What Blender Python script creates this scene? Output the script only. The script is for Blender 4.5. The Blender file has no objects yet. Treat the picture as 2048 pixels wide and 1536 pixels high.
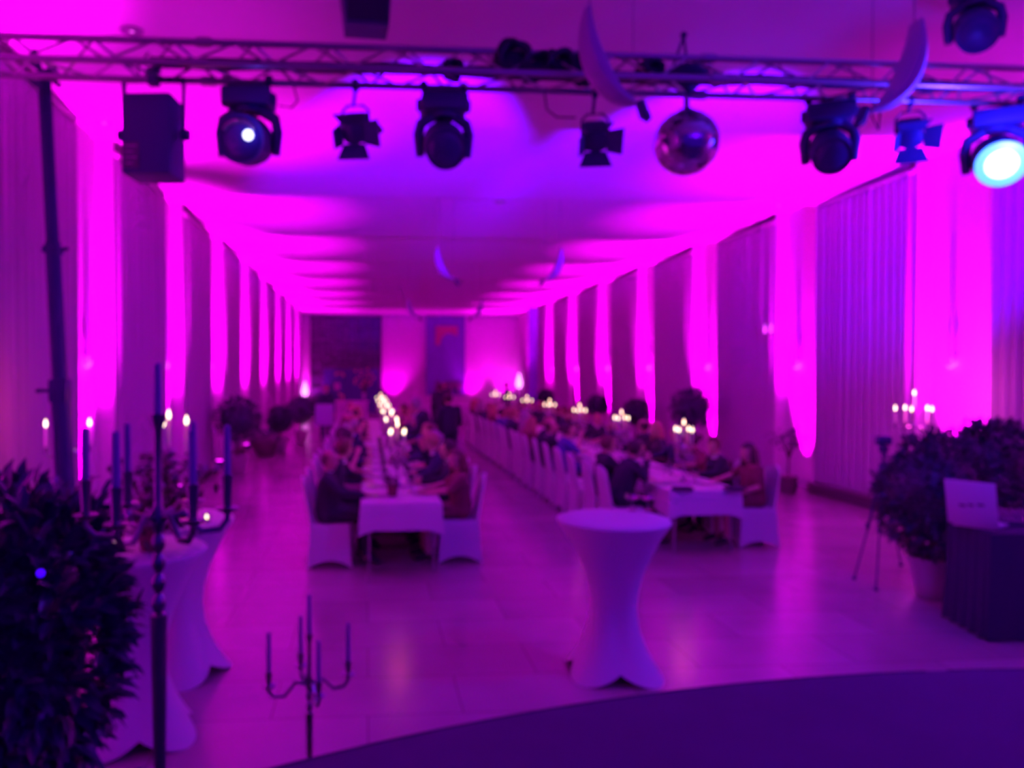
import bpy, bmesh, math, random
import numpy as np
from mathutils import Vector, Matrix, Euler, noise
random.seed(7)
C = bpy.context.scene.collection
sc = bpy.context.scene
PI = math.pi
R = math.radians

# ------------------------------------------------------------------ camera
EYE = 2.15                      # the photographer stands on the 0.6 m stage
YAW = R(4.43)
FPX = 1547.0
cam_d = bpy.data.cameras.new('camera')
cam = bpy.data.objects.new('camera', cam_d); C.objects.link(cam)
cam.location = (0, 0, EYE)
cam.rotation_euler = (R(90 - 0.96), 0, -YAW)
cam_d.sensor_width = 36.0
cam_d.lens = FPX / 2048 * 36.0
cam_d.shift_x = 169 / 2048
cam_d.clip_start = 0.05
cam_d.clip_end = 120
cam_d.dof.use_dof = True        # the photograph is softly out of focus
cam_d.dof.focus_distance = 0.35
cam_d.dof.aperture_fstop = 10.0
sc.camera = cam

def at(px, z):
    """world X, Y of the point seen at column px, z metres ahead of the camera"""
    xc = (px - 855) / FPX * z
    s, c = math.sin(YAW), math.cos(YAW)
    return (s*z + c*xc, c*z - s*xc)
def atY(px, Y):
    return Y * math.tan(math.atan((px - 855) / FPX) + YAW)
def hgt(py, X, Y):
    z = X*math.sin(YAW) + Y*math.cos(YAW)
    return EYE - (py - 742) / FPX * z

# ------------------------------------------------------------------ world, exposure
w = bpy.data.worlds.new('world'); sc.world = w; w.use_nodes = True
bg = w.node_tree.nodes['Background']
bg.inputs[0].default_value = (0.10, 0.0, 1.0, 1); bg.inputs[1].default_value = 0.34
sc.view_settings.view_transform = 'Standard'
sc.view_settings.look = 'None'
sc.view_settings.exposure = 0.0
sc.view_settings.gamma = 1.0
sc.view_settings.use_curve_mapping = False
sc.cycles.max_bounces = 6
sc.cycles.diffuse_bounces = 4
sc.cycles.glossy_bounces = 3
sc.cycles.transmission_bounces = 4
sc.cycles.sample_clamp_indirect = 4.0
sc.cycles.caustics_reflective = False
sc.cycles.caustics_refractive = False

# ------------------------------------------------------------------ hall geometry constants
XL, XR = -3.35, 7.90            # curtain planes
BAY = 3.87
Y0 = 9.3                        # far end of a curtain, where a lit wall strip starts
YS = [Y0 + BAY*k for k in range(-3, 9)]
YEND = Y0 + BAY*8               # 40.26
STRIP = 1.35                    # length of the lit wall strip along the wall
REC = 0.25                      # how far the strip lies behind the curtains
ZC = 5.09; ZC2 = 5.30           # low and high end of a ceiling bay
STAGE = 0.6

# ------------------------------------------------------------------ lights
MAG = (1.0, 0.0, 0.95)
def light(name, kind, loc, energy, color, **kw):
    d = bpy.data.lights.new(name, kind); d.energy = energy; d.color = color
    o = bpy.data.objects.new(name, d); C.objects.link(o); o.location = loc
    tgt = kw.pop('target', None)
    for k, v in kw.items(): setattr(d, k, v)
    if tgt: o.rotation_euler = (Vector(tgt) - Vector(loc)).to_track_quat('-Z', 'Y').to_euler()
    return o
UP_W, UP_C = 4000, 1650
for i, y in enumerate(YS):
    for sx, xw in ((-1, XL), (1, XR)):
        if y < 0 or y > YEND - .1: continue
        # each floor lamp: a tight beam grazing up the wall strip and a wider one crossing the ceiling
        far = 1.0 if y < 15 else 1.7 if y < 26 else 2.0
        light('uplight_beam', 'SPOT', (xw - sx*0.03, y + 0.62, 0.20), UP_W*(far if far == 1 else far*.8), MAG, spot_size=R(50), spot_blend=0.9,
              shadow_soft_size=0.08, target=(xw + sx*0.42, y + 0.70, 4.2))
        light('uplight_beam', 'SPOT', (xw - sx*0.06, y + 0.62, 0.20), UP_C*(1.25 if 9 < y < 10 else 1 if far == 1 else 1.15) if y > 9 else 420 if y > 5 else 60, MAG, spot_size=R(50 if 9 < y < 10 else 42), spot_blend=1.0,
              shadow_soft_size=0.04, target=(xw - sx*(1.4 if 9 < y < 10 else 1.35), y + ((.6 if sx < 0 else 1.9) if 9 < y < 10 else 1.75), 5.2))
for x in (-2.75, 1.35, 5.45, 7.3):
    light('uplight_beam', 'SPOT', (x, YEND - 0.45, 0.2), 500, MAG, spot_size=R(80), spot_blend=0.8, shadow_soft_size=0.08,
          target=(x, YEND - 0.1, 4.0))
# violet beams that the moving heads throw on the ceiling of the first bays
light('moving_head_beam', 'SPOT', (0.75, 5.3, 3.45), 7000, (0.13, 0.0, 1.0), spot_size=R(40), spot_blend=0.5, shadow_soft_size=0.06,
      target=(0.5, 10.4, 5.17))
light('moving_head_beam', 'SPOT', (3.9, 5.3, 3.45), 7000, (0.13, 0.0, 1.0), spot_size=R(40), spot_blend=0.5, shadow_soft_size=0.06,
      target=(4.1, 10.4, 5.17))
light('moving_head_beam', 'SPOT', (5.3, 5.2, 3.6), 2500, (0.13, 0.0, 1.0), spot_size=R(44), spot_blend=0.9, shadow_soft_size=0.06,
      target=(7.9, 10.6, 4.2))
# blue fill light added behind the camera to lift the dark surfaces
light('blue_fill', 'AREA', (3.4, -1.5, 4.3), 60, (0.16, 0.0, 1.0), shape='RECTANGLE', size=4.0, size_y=0.6, target=(3.0, 9, 0.5))

# ------------------------------------------------------------------ materials
def mat(name, col, rough=0.6, metal=0.0, emit=None, es=0.0, bump=0.0, bscale=40.0, vary=0.0, vscale=6.0, trans=0.0, coat=0.0, spec=0.5, alpha=1.0):
    m = bpy.data.materials.new(name); m.use_nodes = True
    nt = m.node_tree; b = nt.nodes['Principled BSDF']
    b.inputs['Base Color'].default_value = (*col, 1); b.inputs['Roughness'].default_value = rough
    b.inputs['Metallic'].default_value = metal; b.inputs['Specular IOR Level'].default_value = spec
    if coat: b.inputs['Coat Weight'].default_value = coat; b.inputs['Coat Roughness'].default_value = 0.1
    if trans: b.inputs['Transmission Weight'].default_value = trans
    if alpha < 1: b.inputs['Alpha'].default_value = alpha
    if emit: b.inputs['Emission Color'].default_value = (*emit, 1); b.inputs['Emission Strength'].default_value = es
    if bump or vary:
        tc = nt.nodes.new('ShaderNodeTexCoord')
        n = nt.nodes.new('ShaderNodeTexNoise'); n.inputs['Scale'].default_value = bscale if bump else vscale; n.inputs['Detail'].default_value = 3
        nt.links.new(tc.outputs['Object'], n.inputs['Vector'])
        if bump:
            bp = nt.nodes.new('ShaderNodeBump'); bp.inputs['Strength'].default_value = bump; bp.inputs['Distance'].default_value = 0.01
            nt.links.new(n.outputs['Fac'], bp.inputs['Height']); nt.links.new(bp.outputs['Normal'], b.inputs['Normal'])
        if vary:
            n2 = nt.nodes.new('ShaderNodeTexNoise'); n2.inputs['Scale'].default_value = vscale
            nt.links.new(tc.outputs['Object'], n2.inputs['Vector'])
            r = nt.nodes.new('ShaderNodeMapRange'); r.inputs['To Min'].default_value = 1 - vary; r.inputs['To Max'].default_value = 1 + vary
            nt.links.new(n2.outputs['Fac'], r.inputs['Value'])
            hs = nt.nodes.new('ShaderNodeHueSaturation'); hs.inputs['Color'].default_value = (*col, 1)
            nt.links.new(r.outputs['Result'], hs.inputs['Value']); nt.links.new(hs.outputs['Color'], b.inputs['Base Color'])
    return m

M = {}
M['plaster'] = mat('plaster', (0.78, 0.62, 0.74), 0.85, bump=0.15, bscale=60, vary=0.04)
M['ceiling'] = mat('ceiling_paint', (0.74, 0.60, 0.72), 0.8, bump=0.08, bscale=30, vary=0.03)
M['cloth'] = mat('white_cloth', (0.78, 0.76, 0.78), 0.8, bump=0.3, bscale=180)
M['spandex'] = mat('white_spandex', (0.74, 0.72, 0.76), 0.55, bump=0.15, bscale=300)
M['stage'] = mat('stage_carpet', (0.055, 0.03, 0.13), 0.95, bump=0.5, bscale=400, vary=0.15, vscale=3)
M['black'] = mat('flare_tinted_black', (0.025, 0.03, 0.14), 0.6, bump=0.1, bscale=200)  # black gear, with the blue camera flare put into its base colour
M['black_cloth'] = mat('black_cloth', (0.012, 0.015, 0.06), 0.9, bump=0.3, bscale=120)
M['alu'] = mat('aluminium', (0.40, 0.38, 0.42), 0.35, metal=0.9)
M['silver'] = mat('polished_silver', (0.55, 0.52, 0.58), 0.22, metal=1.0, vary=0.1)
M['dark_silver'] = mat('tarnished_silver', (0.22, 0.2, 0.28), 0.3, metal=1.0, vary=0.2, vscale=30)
M['wax'] = mat('candle_wax', (0.80, 0.76, 0.70), 0.5)
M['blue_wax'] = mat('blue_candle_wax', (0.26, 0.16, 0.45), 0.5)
M['flame'] = mat('candle_flame', (1, 0.85, 0.6), 0.5, emit=(1.0, 0.80, 0.50), es=4.5)
M['leaf'] = mat('laurel_leaf', (0.05, 0.08, 0.12), 0.35, coat=0.3, vary=0.3, vscale=9)
M['leaf2'] = mat('box_leaf', (0.04, 0.06, 0.10), 0.5, vary=0.3, vscale=9)
M['bark'] = mat('bark', (0.10, 0.07, 0.05), 0.9, bump=0.6, bscale=60)
M['pot'] = mat('pale_planter', (0.50, 0.48, 0.50), 0.5, bump=0.1)
M['terra'] = mat('dark_planter', (0.10, 0.07, 0.08), 0.6, bump=0.1)
M['petal'] = mat('pale_petal', (0.50, 0.30, 0.45), 0.6, vary=0.25, vscale=20)
M['petal_red'] = mat('dark_plum_petal', (0.16, 0.04, 0.16), 0.6, vary=0.25, vscale=20)
M['stemgreen'] = mat('flower_stem', (0.05, 0.09, 0.04), 0.6)
M['glass'] = mat('clear_glass', (0.95, 0.95, 0.98), 0.03, trans=1.0)
M['porcelain'] = mat('porcelain', (0.8, 0.79, 0.8), 0.2, coat=0.5)
M['lens'] = mat('lamp_lens', (0.03, 0.03, 0.14), 0.35)
M['led_white'] = mat('led_blue_white', (0.6, 0.6, 1), 0.3, emit=(0.75, 0.75, 1.0), es=3)
M['led_cyan'] = mat('led_cyan', (0.3, 1, 1), 0.3, emit=(0.05, 0.7, 1.0), es=0.9)
M['led_core'] = mat('led_core', (1, 1, 1), 0.3, emit=(1.0, 1.0, 1.0), es=1.4)
M['led_blue'] = mat('led_blue', (0.1, 0.1, 1), 0.3, emit=(0.05, 0.0, 1.0), es=1.5)
M['led_mag'] = mat('led_magenta', (1, 0.2, 1), 0.3, emit=(1.0, 0.01, 1.0), es=5)
M['led_far'] = mat('led_magenta_far', (1, 0.6, 1), 0.3, emit=(1.0, 0.25, 1.0), es=3)
M['bulb'] = mat('frosted_bulb', (1, .8, 1), 0.3, emit=(1.0, 0.15, 1.0), es=0.7)
M['mirror'] = mat('mirror_tiles', (0.62, 0.55, 0.70), 0.12, metal=1.0)
M['crescent'] = mat('lamp_shell', (0.42, 0.38, 0.52), 0.55, bump=0.1)
M['skin'] = mat('skin', (0.55, 0.33, 0.26), 0.5, vary=0.06)
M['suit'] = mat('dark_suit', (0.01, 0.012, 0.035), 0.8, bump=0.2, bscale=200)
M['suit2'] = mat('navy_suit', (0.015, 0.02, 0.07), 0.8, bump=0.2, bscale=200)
M['dress_red'] = mat('wine_red_dress', (0.16, 0.02, 0.06), 0.7, bump=0.2, bscale=90)
M['dress_blue'] = mat('blue_dress', (0.05, 0.04, 0.30), 0.6, bump=0.2, bscale=90)
M['dress_black'] = mat('black_dress', (0.02, 0.02, 0.035), 0.6, bump=0.2, bscale=90)
M['dress_rose'] = mat('rose_blouse', (0.40, 0.16, 0.24), 0.7, bump=0.2, bscale=90)
M['shirt'] = mat('white_shirt', (0.7, 0.7, 0.74), 0.7)
M['hair_dark'] = mat('dark_hair', (0.03, 0.02, 0.02), 0.5, bump=0.6, bscale=140)
M['hair_brown'] = mat('brown_hair', (0.12, 0.06, 0.035), 0.5, bump=0.6, bscale=140)
M['hair_blond'] = mat('blond_hair', (0.40, 0.27, 0.14), 0.5, bump=0.6, bscale=140)
M['hair_grey'] = mat('grey_hair', (0.35, 0.33, 0.33), 0.5, bump=0.6, bscale=140)
M['shoe'] = mat('black_shoe', (0.02, 0.02, 0.03), 0.3)
M['eye'] = mat('eye', (0.05, 0.04, 0.05), 0.1)
M['laptop'] = mat('pale_laptop_shell', (0.62, 0.60, 0.66), 0.4)
M['screen'] = mat('dark_screen', (0.02, 0.02, 0.05), 0.15)
M['keys'] = mat('keyboard', (0.06, 0.06, 0.10), 0.5)
M['radiator'] = mat('dark_skirting', (0.10, 0.06, 0.09), 0.5)
M['banner'] = mat('violet_banner', (0.16, 0.09, 0.42), 0.7, vary=0.1, vscale=2)
M['banner_red'] = mat('banner_figure', (0.42, 0.06, 0.20), 0.7)
M['banner_dark'] = mat('banner_lower_print', (0.12, 0.03, 0.14), 0.7, vary=0.5, vscale=3)
M['window_dark'] = mat('night_window_glass', (0.05, 0.025, 0.08), 0.25, vary=0.3, vscale=2)
M['window_frame'] = mat('dark_window_frame', (0.08, 0.03, 0.11), 0.5)
M['poster_y'] = mat('yellow_poster_print', (0.55, 0.42, 0.25), 0.6)
M['poster_m'] = mat('magenta_poster_print', (0.45, 0.05, 0.40), 0.6)
M['board'] = mat('pale_sign_board', (0.42, 0.36, 0.62), 0.6)
M['lantern'] = mat('white_lantern_frame', (0.6, 0.56, 0.62), 0.5)
M['wood'] = mat('table_wood', (0.25, 0.16, 0.10), 0.5, vary=0.2)

def pleat_mat():
    m = mat('pleated_curtain', (0.56, 0.38, 0.56), 0.75, bump=0.2, bscale=250)
    return m
M['curtain'] = pleat_mat()

def floor_mat():
    m = bpy.data.materials.new('polished_stone_floor'); m.use_nodes = True
    nt = m.node_tree; b = nt.nodes['Principled BSDF']
    tc = nt.nodes.new('ShaderNodeTexCoord')
    br = nt.nodes.new('ShaderNodeTexBrick')
    br.inputs['Color1'].default_value = (0.42, 0.36, 0.36, 1); br.inputs['Color2'].default_value = (0.34, 0.28, 0.29, 1)
    br.inputs['Mortar'].default_value = (0.20, 0.15, 0.16, 1)
    br.inputs['Scale'].default_value = 1.0; br.inputs['Mortar Size'].default_value = 0.004
    br.inputs['Brick Width'].default_value = 1.2; br.inputs['Row Height'].default_value = 0.6; br.offset = 0.5
    nt.links.new(tc.outputs['Object'], br.inputs['Vector'])
    n = nt.nodes.new('ShaderNodeTexNoise'); n.inputs['Scale'].default_value = 1.6; n.inputs['Detail'].default_value = 5
    nt.links.new(tc.outputs['Object'], n.inputs['Vector'])
    r = nt.nodes.new('ShaderNodeMapRange'); r.inputs['To Min'].default_value = 0.8; r.inputs['To Max'].default_value = 1.2
    nt.links.new(n.outputs['Fac'], r.inputs['Value'])
    hs = nt.nodes.new('ShaderNodeHueSaturation')
    nt.links.new(br.outputs['Color'], hs.inputs['Color']); nt.links.new(r.outputs['Result'], hs.inputs['Value'])
    nt.links.new(hs.outputs['Color'], b.inputs['Base Color'])
    r2 = nt.nodes.new('ShaderNodeMapRange'); r2.inputs['To Min'].default_value = 0.16; r2.inputs['To Max'].default_value = 0.30
    nt.links.new(n.outputs['Fac'], r2.inputs['Value']); nt.links.new(r2.outputs['Result'], b.inputs['Roughness'])
    bp = nt.nodes.new('ShaderNodeBump'); bp.inputs['Strength'].default_value = 0.25; bp.inputs['Distance'].default_value = 0.01
    nt.links.new(n.outputs['Fac'], bp.inputs['Height']); nt.links.new(bp.outputs['Normal'], b.inputs['Normal'])
    b.inputs['Specular IOR Level'].default_value = 0.6
    return m
M['floor'] = floor_mat()

# ------------------------------------------------------------------ mesh builder
class MB:
    def __init__(self): self.v = []; self.f = []
    def add(self, vs, fs, T=None):
        o = len(self.v)
        self.v += [tuple(T @ Vector(v)) if T is not None else tuple(v) for v in vs]
        self.f += [tuple(i + o for i in f) for f in fs]
        return self
    def box(self, c, s, rz=0, bev=0.0, T=None):
        x, y, z = s[0]/2, s[1]/2, s[2]/2
        rot = rz if isinstance(rz, Euler) else Euler((0, 0, rz))
        Tm = Matrix.Translation(c) @ rot.to_matrix().to_4x4()
        if T is not None: Tm = T @ Tm
        if bev <= 0:
            vs = [(-x,-y,-z),(x,-y,-z),(x,y,-z),(-x,y,-z),(-x,-y,z),(x,-y,z),(x,y,z),(-x,y,z)]
            return self.add(vs, [(0,3,2,1),(4,5,6,7),(0,1,5,4),(1,2,6,5),(2,3,7,6),(3,0,4,7)], Tm)
        bm = bmesh.new(); bmesh.ops.create_cube(bm, size=1)
        for v in bm.verts: v.co = Vector((v.co.x*2*x, v.co.y*2*y, v.co.z*2*z))
        bmesh.ops.bevel(bm, geom=bm.edges[:], offset=bev, segments=2, affect='EDGES', profile=0.5)
        bm.verts.index_update()
        self.add([v.co[:] for v in bm.verts], [[v.index for v in f.verts] for f in bm.faces], Tm); bm.free()
        return self
    def tube(self, pts, r, n=8, cap=True, T=None):
        pts = [Vector(p) for p in pts]
        rr = r if isinstance(r, (list, tuple)) else [r]*len(pts)
        vs, fs = [], []
        up = None
        for i, p in enumerate(pts):
            d = (pts[min(i+1, len(pts)-1)] - pts[max(i-1, 0)])
            if d.length < 1e-9: d = Vector((0, 0, 1))
            d.normalize()
            if up is None:
                up = Vector((1, 0, 0)) if abs(d.x) < 0.8 else Vector((0, 1, 0))
            a = d.cross(up); 
            if a.length < 1e-6: a = d.orthogonal()
            a.normalize(); b = d.cross(a); up = b.cross(d) * -1 if False else up
            for k in range(n):
                t = 2*PI*k/n
                vs.append(p + (a*math.cos(t) + b*math.sin(t))*rr[i])
        for i in range(len(pts)-1):
            for k in range(n):
                fs.append((i*n+k, i*n+(k+1)%n, (i+1)*n+(k+1)%n, (i+1)*n+k))
        if cap:
            fs.append(tuple(range(n))[::-1]); fs.append(tuple((len(pts)-1)*n+k for k in range(n)))
        return self.add(vs, fs, T)
    def lathe(self, prof, c=(0,0,0), n=20, sq=1.0, T=None):
        """prof: list of (radius, z)"""
        vs, fs = [], []
        for r, z in prof:
            for k in range(n):
                t = 2*PI*k/n; vs.append((c[0]+r*math.cos(t), c[1]+r*sq*math.sin(t), c[2]+z))
        for i in range(len(prof)-1):
            for k in range(n):
                fs.append((i*n+k, i*n+(k+1)%n, (i+1)*n+(k+1)%n, (i+1)*n+k))
        if prof[0][0] > 1e-5: fs.append(tuple(range(n))[::-1])
        if prof[-1][0] > 1e-5: fs.append(tuple((len(prof)-1)*n+k for k in range(n)))
        return self.add(vs, fs, T)
    def ball(self, c, r, n=12, T=None):
        rx, ry, rz = r if isinstance(r, (tuple, list)) else (r, r, r)
        m = max(4, n//2+1); vs, fs = [], []
        for i in range(m+1):
            th = PI*i/m
            for k in range(n):
                t = 2*PI*k/n
                vs.append((c[0]+rx*math.sin(th)*math.cos(t), c[1]+ry*math.sin(th)*math.sin(t), c[2]+rz*math.cos(th)))
        for i in range(m):
            for k in range(n):
                fs.append((i*n+k, (i+1)*n+k, (i+1)*n+(k+1)%n, i*n+(k+1)%n))
        return self.add(vs, fs, T)
    def cyl(self, c, r, h, axis='z', n=20, T=None, r2=None):
        Tm = Matrix.Translation(c) @ {'z': Matrix(), 'y': Matrix.Rotation(-PI/2, 4, 'X'), 'x': Matrix.Rotation(PI/2, 4, 'Y')}[axis[-1]]
        if T is not None: Tm = T @ Tm
        return self.lathe([(r, -h/2), (r if r2 is None else r2, h/2)], n=n, T=Tm)
    def leaf(self, p, d, L, W, up):
        """a folded pointed leaf of 8 vertices from p along d"""
        d = d.normalized(); s = d.cross(up)
        if s.length < 1e-4: s = d.orthogonal()
        s.normalize(); nn = s.cross(d)
        P = lambda a, b, h: p + d*(L*a) + s*(W*b) + nn*(W*h)
        vs = [P(0,0,0), P(.3,.42,.12), P(.65,.40,.12), P(1,0,-.25), P(.65,-.40,.12), P(.3,-.42,.12), P(.35,0,-.05), P(.7,0,-.08)]
        return self.add([v[:] for v in vs], [(0,1,6),(1,2,7,6),(2,3,7),(0,6,5),(6,7,4,5),(7,3,4)])
    def build(self, name, m, parent=None, smooth=True, loc=None):
        me = bpy.data.meshes.new(name); me.from_pydata(self.v, [], self.f); me.materials.append(m)
        if smooth and self.f:
            me.polygons.foreach_set('use_smooth', [True]*len(me.polygons))
            try: me.set_sharp_from_angle(angle=R(40))
            except Exception: pass
        me.update()
        o = bpy.data.objects.new(name, me); C.objects.link(o)
        if parent: o.parent = parent
        if loc: o.location = loc
        return o

def tag(o, label=None, cat=None, group=None, kind=None):
    if label: o['label'] = label
    if cat: o['category'] = cat
    if group: o['group'] = group
    if kind: o['kind'] = kind
    return o
def thing(name, label, cat, loc=(0,0,0), rz=0, group=None):
    o = bpy.data.objects.new(name, None); C.objects.link(o); o.location = loc; o.rotation_euler = (0,0,rz); o.empty_display_size = .2
    return tag(o, label, cat, group)
KIDS = {}
def kids(o): return [c for c in o.children]
def dup(o, loc=None, rz=None, label=None, group=None, parent=None, scale=None):
    c = o.copy(); C.objects.link(c)
    if parent: c.parent = parent
    if loc is not None: c.location = loc
    if rz is not None: c.rotation_euler = (0, 0, rz)
    if scale is not None: c.scale = (scale,)*3
    if label: c['label'] = label
    if group: c['group'] = group
    for k in kids(o): dup(k, parent=c)
    return c
def struct(name, mb, m, **k):
    o = mb.build(name, m, smooth=k.get('smooth', False)); o['kind'] = 'structure'; return o
ORD = ['first','second','third','fourth','fifth','sixth','seventh','eighth','ninth','tenth','eleventh','twelfth','thirteenth','fourteenth','fifteenth','sixteenth','seventeenth','eighteenth','nineteenth','twentieth','twenty-first','twenty-second']

# ------------------------------------------------------------------ the room
YB = -2.3
mb = MB(); mb.box(((XL+XR)/2, (YEND+YB)/2, -0.05), (XR-XL+1.2, YEND-YB+.6, 0.1)); struct('floor', mb, M['floor'])
# saw-tooth ceiling: every bay sinks slowly away from the stage and steps up again
mb = MB(); x0, x1 = XL-.6, XR+.6
for y in YS:
    if y > YEND - 1: continue
    ya, yb = y, min(y+BAY, YEND+.3)
    a, b = ZC2, ZC
    vs = [(x0,ya,a),(x1,ya,a),(x1,yb,b),(x0,yb,b),(x0,ya,a+.5),(x1,ya,a+.5),(x1,yb,a+.5),(x0,yb,a+.5)]
    mb.add(vs, [(0,1,2,3),(4,7,6,5),(0,4,5,1),(1,5,6,2),(2,6,7,3),(3,7,4,0)])
struct('ceiling', mb, M['ceiling'])
for side, sx, xw in (('left', -1, XL), ('right', 1, XR)):
    mb = MB()
    xo = xw + sx*REC                          # recessed wall plane, set back behind the curtains
    mb.box((xo + sx*.1, (YEND+YB)/2, 2.8), (.2, YEND-YB+.6, 5.6))
    struct('wall_'+side, mb, M['plaster'])
    mb = MB()
    for y in YS:                              # piers closing the far end of each window bay
        if y > YEND-1: continue
        mb.box((xw + sx*(REC*.5+.02), y - .03, 2.7), (REC-.0, .06, 5.4))
        mb.box((xw + sx*(REC*.5+.02), y + STRIP + .0, 2.7), (REC-.0, .06, 5.4))
    struct('trim_1' if sx < 0 else 'trim_2', mb, M['plaster'])
    mb = MB()
    for y in [v - BAY for v in YS[:1]] + YS:
        ya, yb = y + STRIP, y + BAY
        if yb > YEND + .1: continue
        mb.box((xw - sx*.02, (ya+yb)/2, .09), (.16, yb-ya-.02, .18), bev=.01)
        mb.box((xw - sx*.115, (ya+yb)/2, .15), (.03, yb-ya-.02, .025))
        mb.box((xw - sx*.115, (ya+yb)/2, .06), (.03, yb-ya-.02, .025))
    struct('baseboard_'+side, mb, M['radiator'])
mb = MB(); mb.box(((XL+XR)/2, YEND+.3, 2.8), (XR-XL+1, .2, 5.6)); struct('wall_back', mb, M['plaster'])

# curtains, one pleated panel per bay
def curtain(xw, sx, ya, yb, side, n):
    mb = MB(); pts = []; L = yb - ya
    nf = max(6, int(L/.17)); rnd = random.Random(n*7 + (50 if sx > 0 else 0)); ph = [rnd.uniform(-.5, .5) for _ in range(nf+2)]
    am = [rnd.uniform(.5, 1.3) for _ in range(nf+2)]
    N = nf*8
    for i in range(N+1):
        t = i/N; u = t*nf; k = int(u)
        a = am[min(k, nf)]*(1-(u-k)) + am[min(k+1, nf+1)]*(u-k)
        d = math.sin(u*2*PI + ph[min(k, nf)]*0.0)*.055*a
        pts.append((xw + sx*(.03+d), ya + L*t + math.cos(u*2*PI)*.008))
    zt, zb = 5.02, .19
    rows = [zt, zt-.08, 3.6, 2.2, 1.0, zb]
    vs = []; 
    for ri, z in enumerate(rows):
        sc_ = [.55, 1.0, .95, 1.0, 1.08, 1.15][ri]
        for (x, y) in pts:
            vs.append((xw + sx*.03 + (x - xw - sx*.03)*sc_, y, z))
    m_ = N+1
    fs = [(r*m_+i, r*m_+i+1, (r+1)*m_+i+1, (r+1)*m_+i) for r in range(len(rows)-1) for i in range(N)]
    # back layer gives the cloth its thickness
    o = len(vs); vs += [(v[0]+sx*.006, v[1], v[2]) for v in vs]
    fs += [tuple(o+i for i in f[::-1]) for f in fs]
    mb.add(vs, fs)
    rt = thing('curtain', '%s pleated curtain panel from the stage along the %s wall' % (ORD[n], side), 'curtain', (0,0,0), 0, 'pleated curtains along the %s wall' % side)
    mb.build('fabric_panel', M['curtain'], rt)
    r = MB(); r.box((xw + sx*.03, (ya+yb)/2, 5.05), (.10, L, .05)); r.build('curtain_rail', M['plaster'], rt, smooth=False)
for side, sx, xw in (('left', -1, XL), ('right', 1, XR)):
    n = 0
    for y in YS[:-1]:
        ya, yb = y + STRIP, y + BAY
        if yb < 5 or yb > YEND + .1: continue
        curtain(xw, sx, ya+.02, yb-.02, side, n); n += 1

# uplighter boxes on the floor and slim wall lamps on every lit strip
def make_uplight():
    t = thing('uplighter', '', 'floor lamp', group='uplighters along the walls')
    mb = MB(); mb.lathe([(.07,.02),(.085,.03),(.09,.12),(.08,.14)], n=20); mb.build('lamp_housing', M['black'], t)
    mb = MB(); mb.lathe([(.075,.141),(.06,.15),(0.0,.152)], n=20); mb.build('lens', M['led_mag'], t)
    mb = MB(); mb.box((-.1,0,.07),(.012,.03,.12)); mb.box((.1,0,.07),(.012,.03,.12)); mb.box((0,0,.01),(.21,.06,.02)); mb.build('bracket', M['black'], t)
    return t
def make_wall_lamp():
    t = thing('wall_lamp', '', 'wall lamp', group='slim wall lamps')
    mb = MB(); mb.tube([(0.06,0,0.0),(0.06,0,.25),(0.05,0,1.75)], [.045,.04,.006], n=10); mb.build('lamp_cone', M['crescent'], t)
    mb = MB(); mb.tube([(0,0,.05),(.03,0,-.01),(.06,0,.0)], .012, n=8); mb.cyl((0.0,0,.06), .04, .012, 'x'); mb.build('wall_bracket', M['alu'], t)
    mb = MB(); mb.tube([(.06,-.10,-.11),(.06,-.05,-.13),(.06,0,-.12),(.06,.06,-.09),(.06,.10,-.06)], [.01,.018,.02,.018,.01], n=8); mb.tube([(.06,0,0),(.06,0,-.12)], .006, n=6); mb.build('lamp_shade', M['bulb'], t)
    return t
up0 = make_uplight(); wl0 = make_wall_lamp(); first = True
for side, sx, xw in (('left', -1, XL), ('right', 1, XR)):
    n = 0
    for y in YS:
        if y < 5 or y > YEND-1: continue
        la = 'small black uplighter with a magenta lens at the %s lit strip of the %s wall' % (ORD[n], side)
        lb = 'slim tapering wall lamp on the %s lit strip of the %s wall' % (ORD[n], side)
        pu = (xw - sx*.03, y+.62, 0); pw = (xw + sx*REC, y+.85, 2.33); rz = PI if sx > 0 else 0
        if first: up0.location = pu; up0['label'] = la; wl0.location = pw; wl0.rotation_euler[2] = rz; wl0['label'] = lb; first = False
        else: dup(up0, pu, rz, la); dup(wl0, pw, rz, lb)
        n += 1
for i, x in enumerate((-2.75, 1.35, 5.45, 7.3)):
    dup(up0, (x, YEND-.45, 0), 0, 'uplighter on the floor at the end wall, %s from the left corner' % ORD[i])
for i, (px, py) in enumerate(((610, 782), (1038, 765))):   # pointed bright lamps in the far corners
    X = atY(px, YEND-1.2)
    t = thing('floor_torch', ['pointed glowing torch lamp in the far left corner', 'pointed glowing torch lamp in the far right corner'][i], 'lamp', (X, YEND-1.2, 0))
    zt = hgt(py, X, YEND-1.2)
    mb = MB(); mb.lathe([(.14,0),(.14,.03),(.02,.06),(.02,zt-.35),(.06,zt-.3)], n=14); mb.build('stand', M['black'], t)
    mb = MB(); mb.lathe([(.06,zt-.3),(.17,zt-.1),(.13,zt+.12),(.03,zt+.45),(0,zt+.5)], n=14); mb.build('glowing_shade', M['led_far'], t)
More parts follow.
